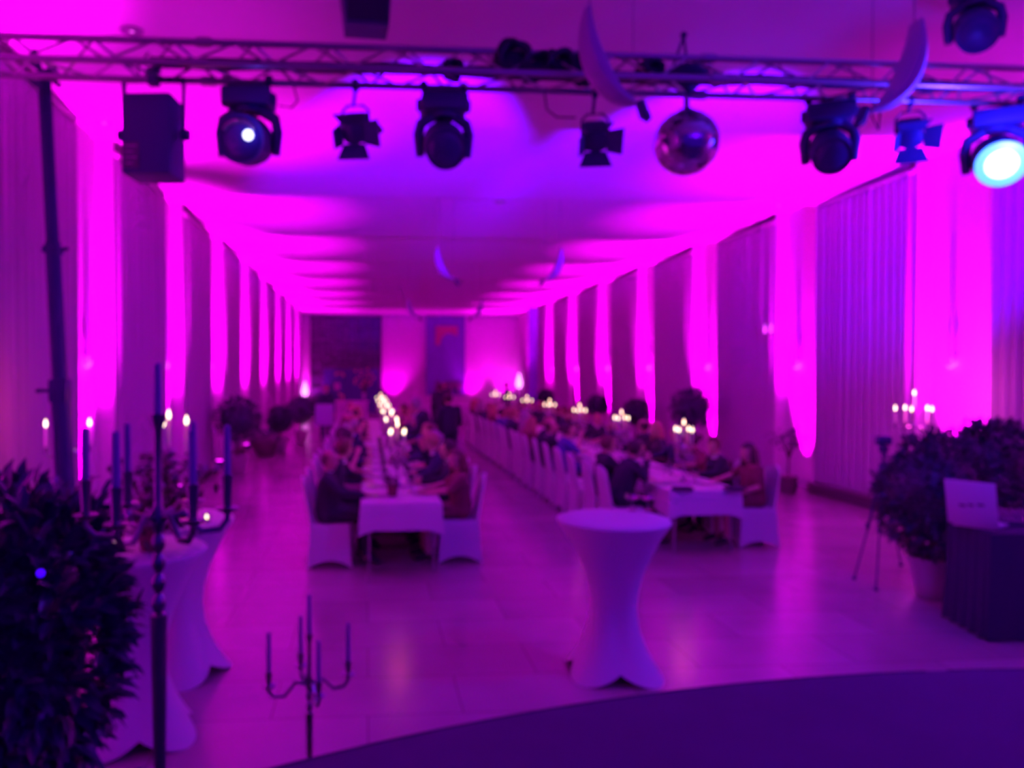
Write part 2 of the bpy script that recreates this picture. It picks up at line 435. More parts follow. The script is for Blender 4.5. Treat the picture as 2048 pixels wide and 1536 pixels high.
# recessed spots in the ceiling
def downlight(x, y, zz, lab):
    t = thing('ceiling_spot', lab, 'ceiling light', (x, y, zz))
    mb = MB(); mb.lathe([(.10,-.012),(.10,0),(.075,0.0),(.075,-.01)], n=20); mb.build('trim_ring', M['alu'], t)
    mb = MB(); mb.lathe([(.074,-.004),(.02,-.012),(0,-.014)], n=20); mb.build('bulb', M['bulb'], t)
def ceil_z(y):
    u = ((y - Y0) % BAY)/BAY; return ZC2 + (ZC-ZC2)*u
for i, (px, py) in enumerate(((1555, 425), (212, 268), (268, 82), (1000, 418))):
    z = FPX*2.98/(742-py); X, Y = at(px, z)
    downlight(X, Y, ceil_z(Y)-.002, ['round ceiling spot near the top of the right-hand curtains','round ceiling spot beside the tall black mast','round ceiling spot seen through the truss above the big lamp box','round ceiling spot at the centre of the violet ceiling'][i])

# far wall: dark glazed window with a doorway below, banner, poster
def rect_on_back(px0, px1, Y):
    return atY(px0, Y), atY(px1, Y)
a, b = rect_on_back(622, 762, YEND)
wt = thing('window_1', None, None); wt['kind'] = 'structure'
mb = MB(); mb.box(((a+b)/2, YEND+.17, 2.5), (b-a, .06, 5.0)); mb.build('glass_pane', M['window_dark'], wt, smooth=False)
mb = MB()
for i in range(7): mb.box((a+(b-a)*i/6, YEND+.1, 2.5), (.07, .1, 5.0))
for i in range(9): mb.box(((a+b)/2, YEND+.1, .02+i*.62), (b-a, .09, .06))
mb.build('window_frame', M['window_frame'], wt, smooth=False)
ax, bx = rect_on_back(645, 760, YEND-.05)
dt = thing('door_1', None, None); dt['kind'] = 'structure'
mb = MB(); mb.box(((ax+bx)/2, YEND+.0, 1.15), (bx-ax, .05, 2.3)); mb.build('dark_opening', M['black'], dt, smooth=False)  # black sheet put in for the darkness of the doorway opening
mb = MB(); mb.box((ax, YEND, 1.15), (.08,.12,2.3)); mb.box((bx, YEND, 1.15), (.08,.12,2.3)); mb.box(((ax+bx)/2, YEND, 2.3), (bx-ax+.08,.12,.08)); mb.build('door_frame', M['window_frame'], dt, smooth=False)
# poster with yellow lettering-like blocks
Yp = YEND-.12; X0, X1 = atY(668, Yp), atY(690, Yp)
t = thing('poster', 'dark poster with yellow and magenta print in front of the dark doorway', 'poster', ((X0+X1)/2, Yp, 0))
h0, h1 = hgt(805, X0, Yp), hgt(745, X0, Yp)
mb = MB(); mb.tube([(0,.05,0),(0,.03,h0+.3)], .03); mb.box((0,.02,.02),(.4,.2,.04)); mb.build('stand', M['black'], t)
mb = MB(); mb.box((0,0,(h0+h1)/2), (X1-X0+.12,.03,h1-h0+.1)); mb.build('panel', M['black'], t, smooth=False)
mb = MB(); mb.tube([(-.22,-.03,h1-.12),(-.1,-.03,h1-.03),(.15,-.03,h1-.05),(.24,-.03,h1-.2)], .07, n=6); mb.tube([(-.05,-.03,h0+.45),(.18,-.03,h0+.35),(.2,-.03,h0+.12),(-.12,-.03,h0+.1)], .06, n=6); mb.build('yellow_print', M['poster_y'], t)
mb = MB(); mb.box((-.12,-.03,(h0+h1)/2+.05), (.3,.03,.36), bev=.01); mb.build('magenta_print', M['poster_m'], t)
# banner
Yb = YEND-.02; X0, X1 = atY(852, Yb), atY(930, Yb); cx = (X0+X1)/2
t = thing('hanging_banner', 'tall violet banner with a reddish angular figure hung on the end wall', 'banner', (cx, Yb, 0))
zt = hgt(632, cx, Yb); zb = hgt(790, cx, Yb)
mb = MB()
vs = []; N = 20
for i in range(N+1):
    u = i/N; xx = (X0-cx) + (X1-X0)*u; d = .02*math.sin(u*9)
    vs += [(xx, -.02+d, zt), (xx, -.02+d, zb), (xx, .0+d, zt), (xx, .0+d, zb)]
fs = []
for i in range(N):
    p = i*4; q = p+4; fs += [(p,p+1,q+1,q),(p+2,q+2,q+3,p+3)]
mb.add(vs, fs); mb.build('banner_cloth', M['banner'], t)
mb = MB(); mb.tube([(X0-cx-.05,0,zt),(X1-cx+.05,0,zt)], .03); mb.build('hanging_rod', M['alu'], t)
mb = MB(); q = (X1-X0)/78
P = [(-20,652),(24,652),(24,672),(8,666),(0,668),(-8,676),(-12,690),(-20,690)]
pv = [(x*q, -.06, hgt(y, cx, Yb)) for x, y in P]
mb.add(pv + [(x, -.045, z) for x, _, z in pv], [tuple(range(8)), tuple(range(15,7,-1))] + [(i,(i+1)%8,8+(i+1)%8,8+i) for i in range(8)])
mb.build('printed_figure', M['banner_red'], t, smooth=False)
mb = MB()
rnd = random.Random(3)
for i in range(14):
    xx = rnd.uniform(X0-cx+.15, X1-cx-.15); hh = rnd.uniform(.2, .55)
    mb.ball((xx, -.05, zb+.15+rnd.uniform(0,.5)), (rnd.uniform(.08,.2), .015, hh*.5), n=8)
mb.build('lower_print', M['banner_dark'], t)
# narrow blue banner standing off the right wall far away
Y_ = 34.5; X_ = XR-.45
t = thing('narrow_banner', 'narrow blue banner standing out from the right wall near the far end', 'banner', (X_, Y_, 0))
mb = MB(); mb.box((0,0,hgt(615,X_,Y_)/2+.35), (.42,.03,hgt(615,X_,Y_)-.7)); mb.build('banner_cloth', M['banner'], t, smooth=False)
mb = MB(); mb.tube([(-.0,.03,0),(-.0,.03,hgt(615,X_,Y_))], .02); mb.box((0,.03,.03),(.5,.3,.05)); mb.build('stand', M['black'], t)

# ------------------------------------------------------------------ the stage
s_, c_ = math.sin(YAW), math.cos(YAW)
def cw(xc, z): return (s_*z + c_*xc, c_*z - s_*xc)
mb = MB(); pts = []
CX, CZ, RR = 3.28, -4.0, 8.0
for i in range(61):
    xc = -3.3 + i*(8.0)/60
    z = CZ + math.sqrt(max(0, RR*RR - (xc-CX)**2)) if abs(xc-CX) < RR else CZ
    X, Y = cw(xc, z)
    pts.append((min(max(X, XL+.15), XR-.15), Y))
n = len(pts)
vs = [(x, y, STAGE) for x, y in pts] + [(x, YB+.1, STAGE) for x, y in pts]
fs = [(i, n+i, n+i+1, i+1) for i in range(n-1)]
vs += [(x, y, 0) for x, y in pts]; fs += [(i, i+1, 2*n+i+1, 2*n+i) for i in range(n-1)]
mb.add(vs, fs)
o = mb.build('stage_platform', M['stage'], smooth=False); tag(o, 'low curved stage platform with dark violet carpet at the bottom', 'stage')
mb = MB(); mb.tube([(x, y, STAGE-.012) for x, y in pts], .016, n=8); mb.build('edge_strip', M['black_cloth'], o)
# ------------------------------------------------------------------ truss
YT = 4.74; TX0, TX1 = XL+.35, XR-1.0
ZB = hgt(149, atY(1024, YT), YT); ZTOP = ZB + .185; DT = .29
tr = thing('lighting_truss', 'triangular aluminium lighting truss spanning the hall under the ceiling', 'truss', (0, YT, 0))
for nm, y, z in (('chord', 0, ZB), ('chord', DT, ZB), ('chord', DT/2, ZTOP)):
    mb = MB(); mb.tube([(TX0, y, z), (TX1, y, z)], .021, n=10); mb.build(nm, M['alu'], tr)
def lace(y0, z0, y1, z1, ph):
    mb = MB(); st = .24; x = TX0 + ph; k = 0
    while x + st < TX1:
        a = (x, y0, z0) if k % 2 == 0 else (x, y1, z1); b = (x+st, y1, z1) if k % 2 == 0 else (x+st, y0, z0)
        mb.tube([a, b], .0085, n=6); x += st; k += 1
    return mb
lace(0, ZB, DT/2, ZTOP, .02).build('lacing', M['alu'], tr)
lace(DT, ZB, DT/2, ZTOP, .14).build('lacing', M['alu'], tr)
lace(0, ZB, DT, ZB, .08).build('lacing', M['alu'], tr)
for k in range(3):
    for y, z in ((0, ZB), (DT, ZB), (DT/2, ZTOP)): MB().cyl((TX0 + 2.0 + k*3.2, y, z), .03, .09, 'x').build('coupling', M['alu'], tr)
# power cables lying along the truss
mb = MB(); rnd = random.Random(4)
for k in range(4):
    p = []; x = atY(300, YT)
    while x < TX1 - .3: p.append((x, YT + .05 + .045*k + rnd.uniform(-.01,.01), ZB + .035 + rnd.uniform(0,.015))); x += .2
    mb.tube(p, .012, n=6)
tag(mb.build('power_cable', M['black_cloth']), 'bundle of black power cables lying along the truss', 'cable')
# bulky coils and draped cloth bag on the truss
def coil(px, py, r, lab, nm='cable_coil'):
    X = atY(px, YT+.1); Z = hgt(py, X, YT+.1); mb = MB(); rnd = random.Random(px)
    for k in range(6):
        rr = r*rnd.uniform(.7, 1.0); ti = rnd.uniform(-.5,.5); oy = rnd.uniform(-.05,.05)
        mb.tube([(rr*math.cos(a*2*PI/18), oy + .05*math.sin(a*2*PI/18+k), rr*.85*math.sin(a*2*PI/18+ti)) for a in range(19)], .016, n=6)
    mb.ball((0,0,-.02), (r*.8, .06, r*.6), n=10)
    tag(mb.build(nm, M['black_cloth'], loc=(X, YT+.12, Z)), lab, 'cable')
coil(1025, 118, .115, 'tall coil of black cable heaped on the truss, farthest left of the heap')
coil(1070, 135, .09, 'black cable coil on the truss between two larger heaps')
coil(1118, 132, .10, 'black cable heap in the middle of the truss')
coil(1165, 140, .10, 'black cable heap on the truss right behind the curved lamp shell')
coil(1300, 145, .09, 'dark cable coil on the truss next to the mirror ball motor')
coil(905, 140, .05, 'small knot of cable on the truss above the round moving head')
# hanging wires
def wire(p, lab):
    p = [(p[0][0], YT+DT, ZB)] + list(p) + ([(p[-1][0]+.02, YT+DT, ZB)] if len(p) < 4 else []); mb = MB(); mb.tube(p, .006, n=6); tag(mb.build('loose_wire', M['black_cloth']), lab, 'wire')
def WP(px, py, Y=YT+DT): X = atY(px, Y); return (X, Y, hgt(py, X, Y))
wire([WP(1088,190),WP(1092,222),WP(1112,237),WP(1150,238)], 'thin wire sagging to the small spotlight below the cable heaps')
wire([WP(590,180),WP(597,205),WP(585,218),WP(560,215)], 'thin wire looping down beside the lit moving head')
wire([WP(1745,205),WP(1738,235),WP(1752,262)], 'thin wire hanging between the two blue fixtures')
wire([WP(283,155),WP(278,140),WP(300,110),WP(318,128)], 'thin safety wire above the big lamp box')

YF = YT + DT
def hook(mb, x=0, top=0):  # clamp reaching from truss chord down, local origin at the clamp top
    mb.box((x,0,top-.02),(.045,.05,.05), bev=.006); mb.tube([(x,0,top-.04),(x,0,top-.12)], .011)
# big lamp box in a bracket
X = atY(311, YF); zt = hgt(160, X, YF)
t = thing('lamp_box', 'big black lamp box hanging in a flat bar bracket from the truss', 'stage light', (X, YF, zt), R(-6))
mb = MB(); w2 = .19
mb.box((0,0,-.012),(w2*2+.02,.04,.022)); mb.box((-w2,0,-.19),(.012,.04,.37)); mb.box((w2,0,-.19),(.012,.04,.37)); mb.build('bracket', M['black'], t)
mb = MB(); mb.tube([(0,0,0),(0,0,ZB-zt)], .018); mb.box((0,0,ZB-zt),(.06,.06,.07)); mb.box((0,0,.05),(.08,.04,.03)); mb.build('clamp', M['black'], t)
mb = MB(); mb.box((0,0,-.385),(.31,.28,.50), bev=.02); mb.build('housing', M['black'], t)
for s in (-.2,.2): MB().cyl((s,0,-.36),.035,.05,'x').build('knob', M['black'], t)
mb = MB(); mb.box((-.09,-.142,-.52),(.10,.004,.16)); mb.build('label_plate', M['window_frame'], t, smooth=False)
mb = MB()
for k, l in enumerate((.07,.055,.07,.04)): mb.box((-.09-.01*(k%2),-.145,-.465-.035*k),(l,.002,.008))
mb.build('label_print', M['poster_m'], t, smooth=False)

def moving_head(px, py, lab, tilt=0.0, pan=0.0, lensmat='lens', led=None, zdrop=.0, Y=YF, r=.155, top=None):
    X = atY(px, Y); zc = hgt(py, X, Y); ztop = ZB+.03 if top is None else top
    t = thing('moving_head', lab, 'stage light', (X, Y, zc), pan)
    L = ztop - zc
    for sx in (-.13, .13): mb = MB(); hook(mb, sx, L); mb.tube([(sx,0,L-.11),(sx,0,r+.13)], .009); mb.build('clamp', M['black'], t)
    mb = MB(); mb.box((0,0,r+.085),(.30,.24,.11), bev=.018); mb.box((-.16,0,r+.08),(.03,.06,.07), bev=.01); mb.box((.16,0,r+.08),(.03,.06,.07), bev=.01); mb.build('base_box', M['black'], t)
    mb = MB(); mb.cyl((0,0,r+.02),.08,.05)
    for s in (-1,1):
        mb.tube([(s*.06,0,r+.02),(s*(r-.01),0,r*.75),(s*(r+.005),0,.05),(s*(r-.005),0,-.09)], [.035,.035,.035,.028], n=10)
    mb.build('yoke', M['black'], t)
    T = Matrix.Rotation(tilt, 4, 'X')
    mb = MB(); mb.lathe([(.03,-.17),(.09,-.165),(r*.78,-.10),(r*.86,0),(r*.84,.10),(r*.80,.17),(r*.74,.18)], n=28, T=T @ Matrix.Rotation(PI/2, 4, 'X')); mb.build('lamp_head', M['black'], t)
    mb = MB(); mb.lathe([(r*.72,.182),(r*.70,.186),(r*.4,.20),(0,.205)], n=28, T=T @ Matrix.Rotation(PI/2, 4, 'X')); ln = mb.build('lens', M[lensmat], t)
    mb = MB(); mb.lathe([(r*.82,.175),(r*.82,.192),(r*.74,.192),(r*.74,.175)], n=28, T=T @ Matrix.Rotation(PI/2, 4, 'X')); mb.build('bezel', M['black'], t)
    return t, T
# two facing dark, one with a lit LED, one burning brightly
t, T = moving_head(500, 285, 'moving head lamp with a single bright white spot in its lens', tilt=R(12), pan=R(-8), r=.18)
mb = MB(); mb.lathe([(.032,.205),(.02,.222),(0,.226)], c=(.055,0.02,0), n=16, T=T @ Matrix.Rotation(PI/2, 4, 'X')); mb.build('lit_diode', M['led_white'], t)
mb = MB(); mb.tube([(.10*math.cos(a), -.20-.0*a, .02+.085*math.sin(a)) for a in [PI*(.12+.76*i/12) for i in range(13)]], .014, n=6, T=T); mb.build('highlight_arc', M['alu'], t)  # aluminium arc put in for the highlight above the lens
o = light('moving_head_glow', 'POINT', (t.location.x+.05, YF-.32, t.location.z-.01), 1.2, (0.1, 0.05, 1.0), shadow_soft_size=0.03)
moving_head(887, 288, 'dark moving head facing the room, its round lens unlit', tilt=R(28), r=.158)
moving_head(1655, 300, 'blue-tinted unlit moving head between the mirror ball and the bright lamp', tilt=R(30), pan=R(-26), r=.150)
t, T = moving_head(1988, 318, 'moving head burning with dazzling cyan white light at the right edge', tilt=R(24), pan=R(-33), r=.178)
mb = MB(); mb.lathe([(.150,.215),(.145,.222),(.095,.228),(.095,.208)], n=28, T=T @ Matrix.Rotation(PI/2, 4, 'X')); mb.build('lit_ring', M['led_cyan'], t)
mb = MB(); mb.lathe([(.105,.216),(.06,.235),(0,.24)], n=24, T=T @ Matrix.Rotation(PI/2, 4, 'X')); mb.build('lit_core', M['led_core'], t)
BRX, BRZ = t.location.x, t.location.z
light('bright_head_fill', 'POINT', (BRX-.25, YF-.6, BRZ-.12), 170, (0.05, 0.02, 1.0), shadow_soft_size=0.10)  # point light added ahead of the lens to tint the nearby fixtures blue
# ceiling-hung pieces above the truss
Yq = 5.9
X = atY(731, Yq); zb_ = hgt(68, X, Yq)
t = thing('ceiling_speaker', 'black loudspeaker hung from the ceiling above the truss, cut by the top edge', 'loudspeaker', (X, Yq, zb_), R(4))
mb = MB(); v = [(-.15,-.13,0),(.17,-.13,0),(.17,.13,0),(-.15,.13,0),(-.19,-.16,.34),(.19,-.16,.34),(.19,.16,.34),(-.19,.16,.34)]
mb.add(v, [(0,3,2,1),(4,5,6,7),(0,1,5,4),(1,2,6,5),(2,3,7,6),(3,0,4,7)]); mb.build('cabinet', M['black'], t, smooth=False)
mb = MB(); mb.box((0.01,-.152,.17),(.30,.012,.29), rz=Euler((R(5),0,0))); mb.build('grille', M['black_cloth'], t, smooth=False)
mb = MB(); mb.tube([(0,0,.33),(0,0,ceil_z(Yq)-zb_)], .02); mb.build('mount', M['black'], t)
X = atY(1941, 5.6); zz = hgt(55, X, 5.6)
moving_head(1941, 62, 'blue-lit moving head hung from the ceiling above the truss', tilt=R(34), pan=R(-30), Y=5.6, r=.17, top=ceil_z(5.6)-.01)

# small spotlights with barn doors
def small_spot(px, py, lab, pan):
    X = atY(px, YF); zc = hgt(py, X, YF); ztop = ZB+.03
    t = thing('barn_door_spotlight', lab, 'stage light', (X, YF, zc), pan); L = ztop - zc
    mb = MB(); mb.box((0,0,L-.03),(.04,.05,.07), bev=.008); mb.tube([(0,0,L-.05),(-.015,0,.13)], .011); mb.build('clamp', M['black'], t)
    mb = MB(); mb.tube([(-.085,0,0),(-.085,0,.10),(-.05,0,.135),(.05,0,.135),(.085,0,.10),(.085,0,0)], .009, n=6); mb.build('yoke', M['black'], t)
    T = Matrix.Rotation(R(40), 4, 'X')
    mb = MB(); mb.box((0,.02,0),(.15,.17,.15), rz=Euler((R(40),0,0)), bev=.02); mb.cyl((0,-.08,0),.075,.06,'y', T=T); mb.build('housing', M['black'], t)
    mb = MB(); mb.lathe([(.066,.112),(.03,.125),(0,.128)], n=20, T=T @ Matrix.Rotation(PI/2, 4, 'X')); mb.build('lens', M['lens'], t)
    for k, (vv) in enumerate((
        [(-.07,-.11,-.07),(.07,-.11,-.07),(.105,-.20,-.13),(-.105,-.20,-.13)],
        [(-.07,-.11,.07),(.07,-.11,.07),(.10,-.17,.15),(-.10,-.17,.15)],
        [(.07,-.11,-.07),(.07,-.11,.07),(.17,-.14,.10),(.17,-.14,-.08)],
        [(-.07,-.11,-.07),(-.07,-.11,.07),(-.11,-.20,.06),(-.11,-.20,-.06)])):
        q = [Vector(p) for p in vv]; nn = (q[1]-q[0]).cross(q[2]-q[0]).normalized()*.004
        mb = MB(); mb.add([p-nn for p in q]+[p+nn for p in q], [(0,1,2,3),(7,6,5,4),(0,4,5,1),(1,5,6,2),(2,6,7,3),(3,7,4,0)], T); mb.build('barn_door', M['black'], t, smooth=False)
    mb = MB(); mb.tube([(.06,.06,.03),(.14,.05,.02),(.17,.0,-.03),(.13,-.05,-.07)], .012, n=6); mb.build('cord', M['black_cloth'], t)
small_spot(712, 256, 'small barn door spotlight between the two moving heads nearest the mast', R(-10))
small_spot(1188, 272, 'small barn door spotlight beside the mirror ball', R(-12))
small_spot(1815, 266, 'small blue-lit barn door spotlight next to the dazzling moving head', R(-30))

# mirror ball
X = atY(1370, YF); zc = hgt(288, X, YF)
t = thing('mirror_ball', 'round mirror ball hanging on a short rod below the truss', 'mirror ball', (X, YF, zc))
mb = MB(); n1, m1 = 44, 24; rb = .212
for i in range(m1):
    th0, th1 = PI*i/m1, PI*(i+1)/m1; tm = (th0+th1)/2; nn = max(6, int(n1*math.sin(tm)))
    for k in range(nn):
        a0, a1 = 2*PI*k/nn, 2*PI*(k+.94)/nn; e = (th1-th0)*.03
        f = lambda th, a: (rb*math.sin(th)*math.cos(a), rb*math.sin(th)*math.sin(a), rb*math.cos(th))
        mb.add([f(th0+e,a0), f(th1-e,a0), f(th1-e,a1), f(th0+e,a1)], [(0,1,2,3)])
mb.build('mirror_tiles', M['mirror'], t, smooth=False)
mb = MB(); mb.ball((0,0,0), rb*.982, n=32); mb.build('core', M['dark_silver'], t)
mb = MB(); L = ZB - zc; mb.tube([(0,0,rb-.01),(0,0,L)], .02); mb.lathe([(.03,rb-.01),(.05,rb+.005),(.02,rb+.02)], n=16); mb.build('rod', M['alu'], t)
mb = MB(); mb.lathe([(.03,L-.01),(.05,L+.03),(.13,L+.09),(.15,L+.14),(.14,L+.16)], n=20); mb.build('motor', M['black'], t)
mb = MB(); mb.tube([(-.12,-.02,L+.12),(-.03,-.02,L+.38)], .009); mb.tube([(.0,-.02,L+.14),(-.03,-.02,L+.38)], .009); mb.ball((-.03,-.02,L+.385), .024); mb.build('hanger', M['black'], t)

# curved lamp shells hanging in pairs down the hall
def crescent(x, y, sgn, lab):
    t = thing('curved_lamp_shell', lab, 'hanging lamp', (x, y, 0), 0, 'curved lamp shells hung in pairs from the ceiling')
    mb = MB(); N = 14; prof = []
    vs = []; K = 10
    for i in range(N+1):
        u = i/N; a = R(178 + u*78)       # arc, hollow side up and inwards
        cx_, cz_ = .36, 4.22
        px_, pz_ = cx_ - .06 + .36*math.cos(a), cz_ + .52*math.sin(a)
        wd = (.085*math.sin(PI*min(1, .12+u*.80))**.6)
        nx, nz = math.cos(a), math.sin(a)
        for k in range(K):
            b_ = 2*PI*k/K
            off = math.cos(b_)*(.075*math.sin(PI*min(1, .10+u*.84))) + (.01 if abs(b_-PI) < 1 else 0); yy = math.sin(b_)*wd*1.15
            vs.append(((px_ + nx*(off+wd*.25))*sgn*1.0 - .1*sgn, yy, pz_ + nz*(off+wd*.25)))
    fs = [(i*K+k, i*K+(k+1)%K, (i+1)*K+(k+1)%K, (i+1)*K+k) for i in range(N) for k in range(K)] + [tuple(range(K))[::-1], tuple(N*K+k for k in range(K))]
    mb.add(vs, fs); mb.build('shell', M['crescent'], t)
    mb = MB(); mb.tube([(-.16*sgn,0,4.2),(-.16*sgn,0,ceil_z(y)-.0)], .005, n=6); mb.tube([(.10*sgn,0,3.72),(.10*sgn,0,ceil_z(y)-.0)], .003, n=6); mb.build('suspension_wire', M['alu'], t)
    mb = MB(); mb.tube([(.14*sgn,0,3.72),(.17*sgn,0,3.64),(.20*sgn,0,3.61)], [.03,.035,.02], n=8); mb.build('lamp_socket', M['black'], t)
PAIRLAB = ['in front of the truss', 'halfway down the hall', 'far down the hall']
for i, y in enumerate((4.42, 13.1, 22.4)):
    crescent(1.36 + (.08 if i == 0 else 0), y, 1, 'curved lamp shell hanging %s, the one bending to the right' % PAIRLAB[i])
    crescent(3.14 - (.04 if i == 0 else 0), y, -1, 'curved lamp shell hanging %s, the one bending to the left' % PAIRLAB[i])

# wind-up mast carrying the truss
Ym = YT + .56
Xb, Xt = atY(146, Ym), atY(93, Ym); zt = hgt(150, Xt, Ym)
t = thing('lifting_mast', 'tall black telescopic mast under the left end of the truss', 'lighting stand', (Xb, Ym, 0))
def ML(z, dx=0): u = z/zt; return ((Xt-Xb)*u*1.0+dx, 0, z)
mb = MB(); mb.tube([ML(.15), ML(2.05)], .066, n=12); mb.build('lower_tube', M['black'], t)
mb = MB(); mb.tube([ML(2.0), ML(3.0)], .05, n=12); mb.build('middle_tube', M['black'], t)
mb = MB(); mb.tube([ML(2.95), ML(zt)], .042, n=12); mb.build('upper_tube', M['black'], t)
mb = MB(); p = ML(2.02); mb.box(p, (.12,.12,.16), bev=.02); mb.tube([(p[0]-.06,0,p[2]+.0),(p[0]-.13,0,p[2])], .012); mb.cyl((p[0]-.13,0,p[2]),.014,.07,'y'); mb.build('winch', M['black'], t)
mb = MB(); p = ML(2.95); mb.box(p, (.11,.11,.05), bev=.01); mb.tube([p,(p[0]+.1,0,p[2]+.01)], .012); mb.build('collar', M['black'], t)
mb = MB(); p = ML(zt); mb.tube([(p[0]-.10,-.05,p[2]+.08),(p[0]+.09,.04,p[2]-.07)], .016); mb.tube([(p[0]-.07,0,p[2]-.02),(p[0]+.08,0,p[2]+.03)], .02); mb.tube([(p[0]-.01,0,p[2]-.02),(p[0]-.06,0,p[2]+.15)], .014); mb.tube([(p[0],0,p[2]),(p[0],-.12,ZB),(p[0],YT+DT-Ym,ZB)], .018); mb.build('head_fork', M['black'], t)
for k in range(4):
    a = R(45+90*k); mb = MB(); mb.tube([(0,0,.2),(.33*math.cos(a),.33*math.sin(a),.03)], .022, n=8); mb.ball((.33*math.cos(a),.33*math.sin(a),.025),.025,n=8); mb.build('leg', M['black'], t)
# wall light with two candle bulbs on the right wall
X, Y = XR - .04, 14.5; zz = 2.96
t = thing('candle_wall_light', 'wall light with two candle bulbs at the edge of a right-hand curtain', 'wall lamp', (X, Y, zz))
mb = MB(); mb.cyl((0,0,-.1),.05,.03,'x'); mb.tube([(0,0,-.1),(-.08,-.06,-.14),(-.1,-.11,-.08)], .01); mb.tube([(0,0,-.1),(-.08,.06,-.14),(-.1,.11,-.08)], .01); mb.build('bracket', M['alu'], t)
for s in (-1,1):
    mb = MB(); mb.lathe([(.02,-.09),(.022,-.03),(.02,.02),(.006,.07),(0,.09)], c=(-.1,s*.11,.03), n=10); mb.build('candle_bulb', M['bulb'], t)

# ------------------------------------------------------------------ plants
def leaf_ball(rx, ry, rz, cz, n, L, W, seed, jag=.12, cx=0, cy=0, lobes=0):
    mb = MB(); rnd = random.Random(seed)
    for i in range(n):
        z = rnd.uniform(-1, 1); a = rnd.uniform(0, 2*PI); q = math.sqrt(1-z*z)
        d = Vector((q*math.cos(a), q*math.sin(a), z))
        rr = rnd.uniform(.70, 1.0)**.6 + jag*noise.noise(d*2.3 + Vector((seed, 0, 0)))
        p = Vector((d.x*rx*rr + cx, d.y*ry*rr + cy, d.z*rz*rr + cz))
        dd = (d + Vector((rnd.gauss(0,.55), rnd.gauss(0,.55), rnd.gauss(.15,.5)))).normalized()
        mb.leaf(p, dd, L*rnd.uniform(.7,1.25), W*rnd.uniform(.8,1.2), Vector((rnd.gauss(0,.4), rnd.gauss(0,.4), 1)))
    return mb
def core(rx, ry, rz, c):
    return MB().ball(c, (rx, ry, rz), n=20)
# big laurel shrub at the left edge of the stage
X, Y = at(15, 2.25)
t = thing('laurel_shrub', 'big dark laurel shrub on the stage at the left edge', 'shrub', (X, Y, STAGE))
zc = hgt(1290, X, Y) - STAGE
mb = leaf_ball(.305, .32, .45, zc, 2600, .085, .036, 3, jag=.14)
rnd = random.Random(9)
for k in range(26):   # longer shoots breaking the outline
    a = rnd.uniform(0, 2*PI); th = rnd.uniform(.35, 1.0)
    d = Vector((math.cos(a)*math.sin(th*1.6), math.sin(a)*math.sin(th*1.6), math.cos(th*1.6)))
    p0 = Vector((d.x*.27, d.y*.27, zc + d.z*.45)); 
    for j in range(4):
        p = p0 + d*(.03*j) + Vector((0,0,.004*j*j*.3))
        dd = (d + Vector((rnd.gauss(0,.6), rnd.gauss(0,.6), rnd.gauss(.2,.4)))).normalized(); mb.leaf(p, dd, .09, .035, Vector((rnd.gauss(0,.4), rnd.gauss(0,.4), 1)))
mb.build('foliage', M['leaf'], t)
core(.21, .21, .36, (0,0,zc)).build('inner_foliage', M['leaf2'], t)
mb = MB(); mb.tube([(0,0,.25),(0.01,0,.5),(0,0,zc)], [.03,.025,.02]); mb.build('stem', M['bark'], t)
mb = MB(); mb.lathe([(.12,0),(.15,.02),(.18,.27),(.19,.30),(.17,.30),(.16,.27),(0,.26)], n=28); mb.build('pot', M['terra'], t)
# tiny blue light glinting in the shrub
Xq, Yq_ = at(78, 2.25-.36)
tag(MB().ball((0,0,0), .010, n=10).build('indicator_light', M['led_blue'], loc=(Xq, Yq_, hgt(1148, Xq, Yq_))), 'tiny blue indicator light glowing among the laurel leaves', 'light')

def topiary(px, z, py, r, lab, seed, group=None, stem=True, pot='pot', rz_=None):
    X, Y = at(px, z); zc = hgt(py, X, Y)
    t = thing('potted_tree', lab, 'potted tree', (X, Y, 0), random.uniform(0,6), group)
    rz_ = rz_ or r*.92
    n = int(800 if z > 10 else 2400)
    leaf_ball(r*.93, r*.93, rz_*.95, zc, n, .10 if z > 10 else .085, .05 if z > 10 else .04, seed, jag=.22).build('foliage', M['leaf2'], t)
    core(r*.74, r*.74, rz_*.74, (0,0,zc)).build('inner_foliage', M['leaf2'], t)
    mb = MB(); mb.tube([(0,0,.3),(.015,.01,(.3+zc)/2),(0,0,zc)], [.028,.022,.02]); mb.build('stem', M['bark'], t)
    mb = MB(); h = .38; mb.lathe([(.13,0),(.14,.01),(.20,h-.04),(.22,h-.03),(.22,h),(.19,h),(.18,h-.04),(0,h-.05)], n=24); mb.build('pot', M[pot], t)
    return t
topiary(475, 16.2, 838, .50, 'largest round potted tree by the left wall, nearest the stage', 11, 'potted trees by the walls', pot='petal')
topiary(560, 20.5, 838, .36, 'round potted tree by the left wall, second from the stage', 12, 'potted trees by the walls', pot='petal')
topiary(602, 23.0, 820, .44, 'round potted tree by the left wall just beside the white sign board', 13, 'potted trees by the walls', pot='petal')
topiary(1385, 17.0, 816, .47, 'largest round potted tree by the right wall behind the candles', 14, 'potted trees by the walls', pot='petal')
topiary(1274, 20.8, 824, .37, 'round potted tree by the right wall, second from the stage', 15, 'potted trees by the walls', pot='petal')
topiary(1196, 24.8, 811, .34, 'round potted tree by the right wall, third from the stage', 16, 'potted trees by the walls', pot='petal')
topiary(1092, 28.5, 796, .30, 'small round potted tree by the right wall near the far end', 17, 'potted trees by the walls', pot='petal')
topiary(1870, 7.35, 990, .52, 'big dark bushy plant in a pale pot behind the laptop', 18, rz_=.62)
topiary(1985, 8.3, 935, .50, 'dark bushy plant peeking out behind the bigger bush at the right edge', 19, rz_=.55)
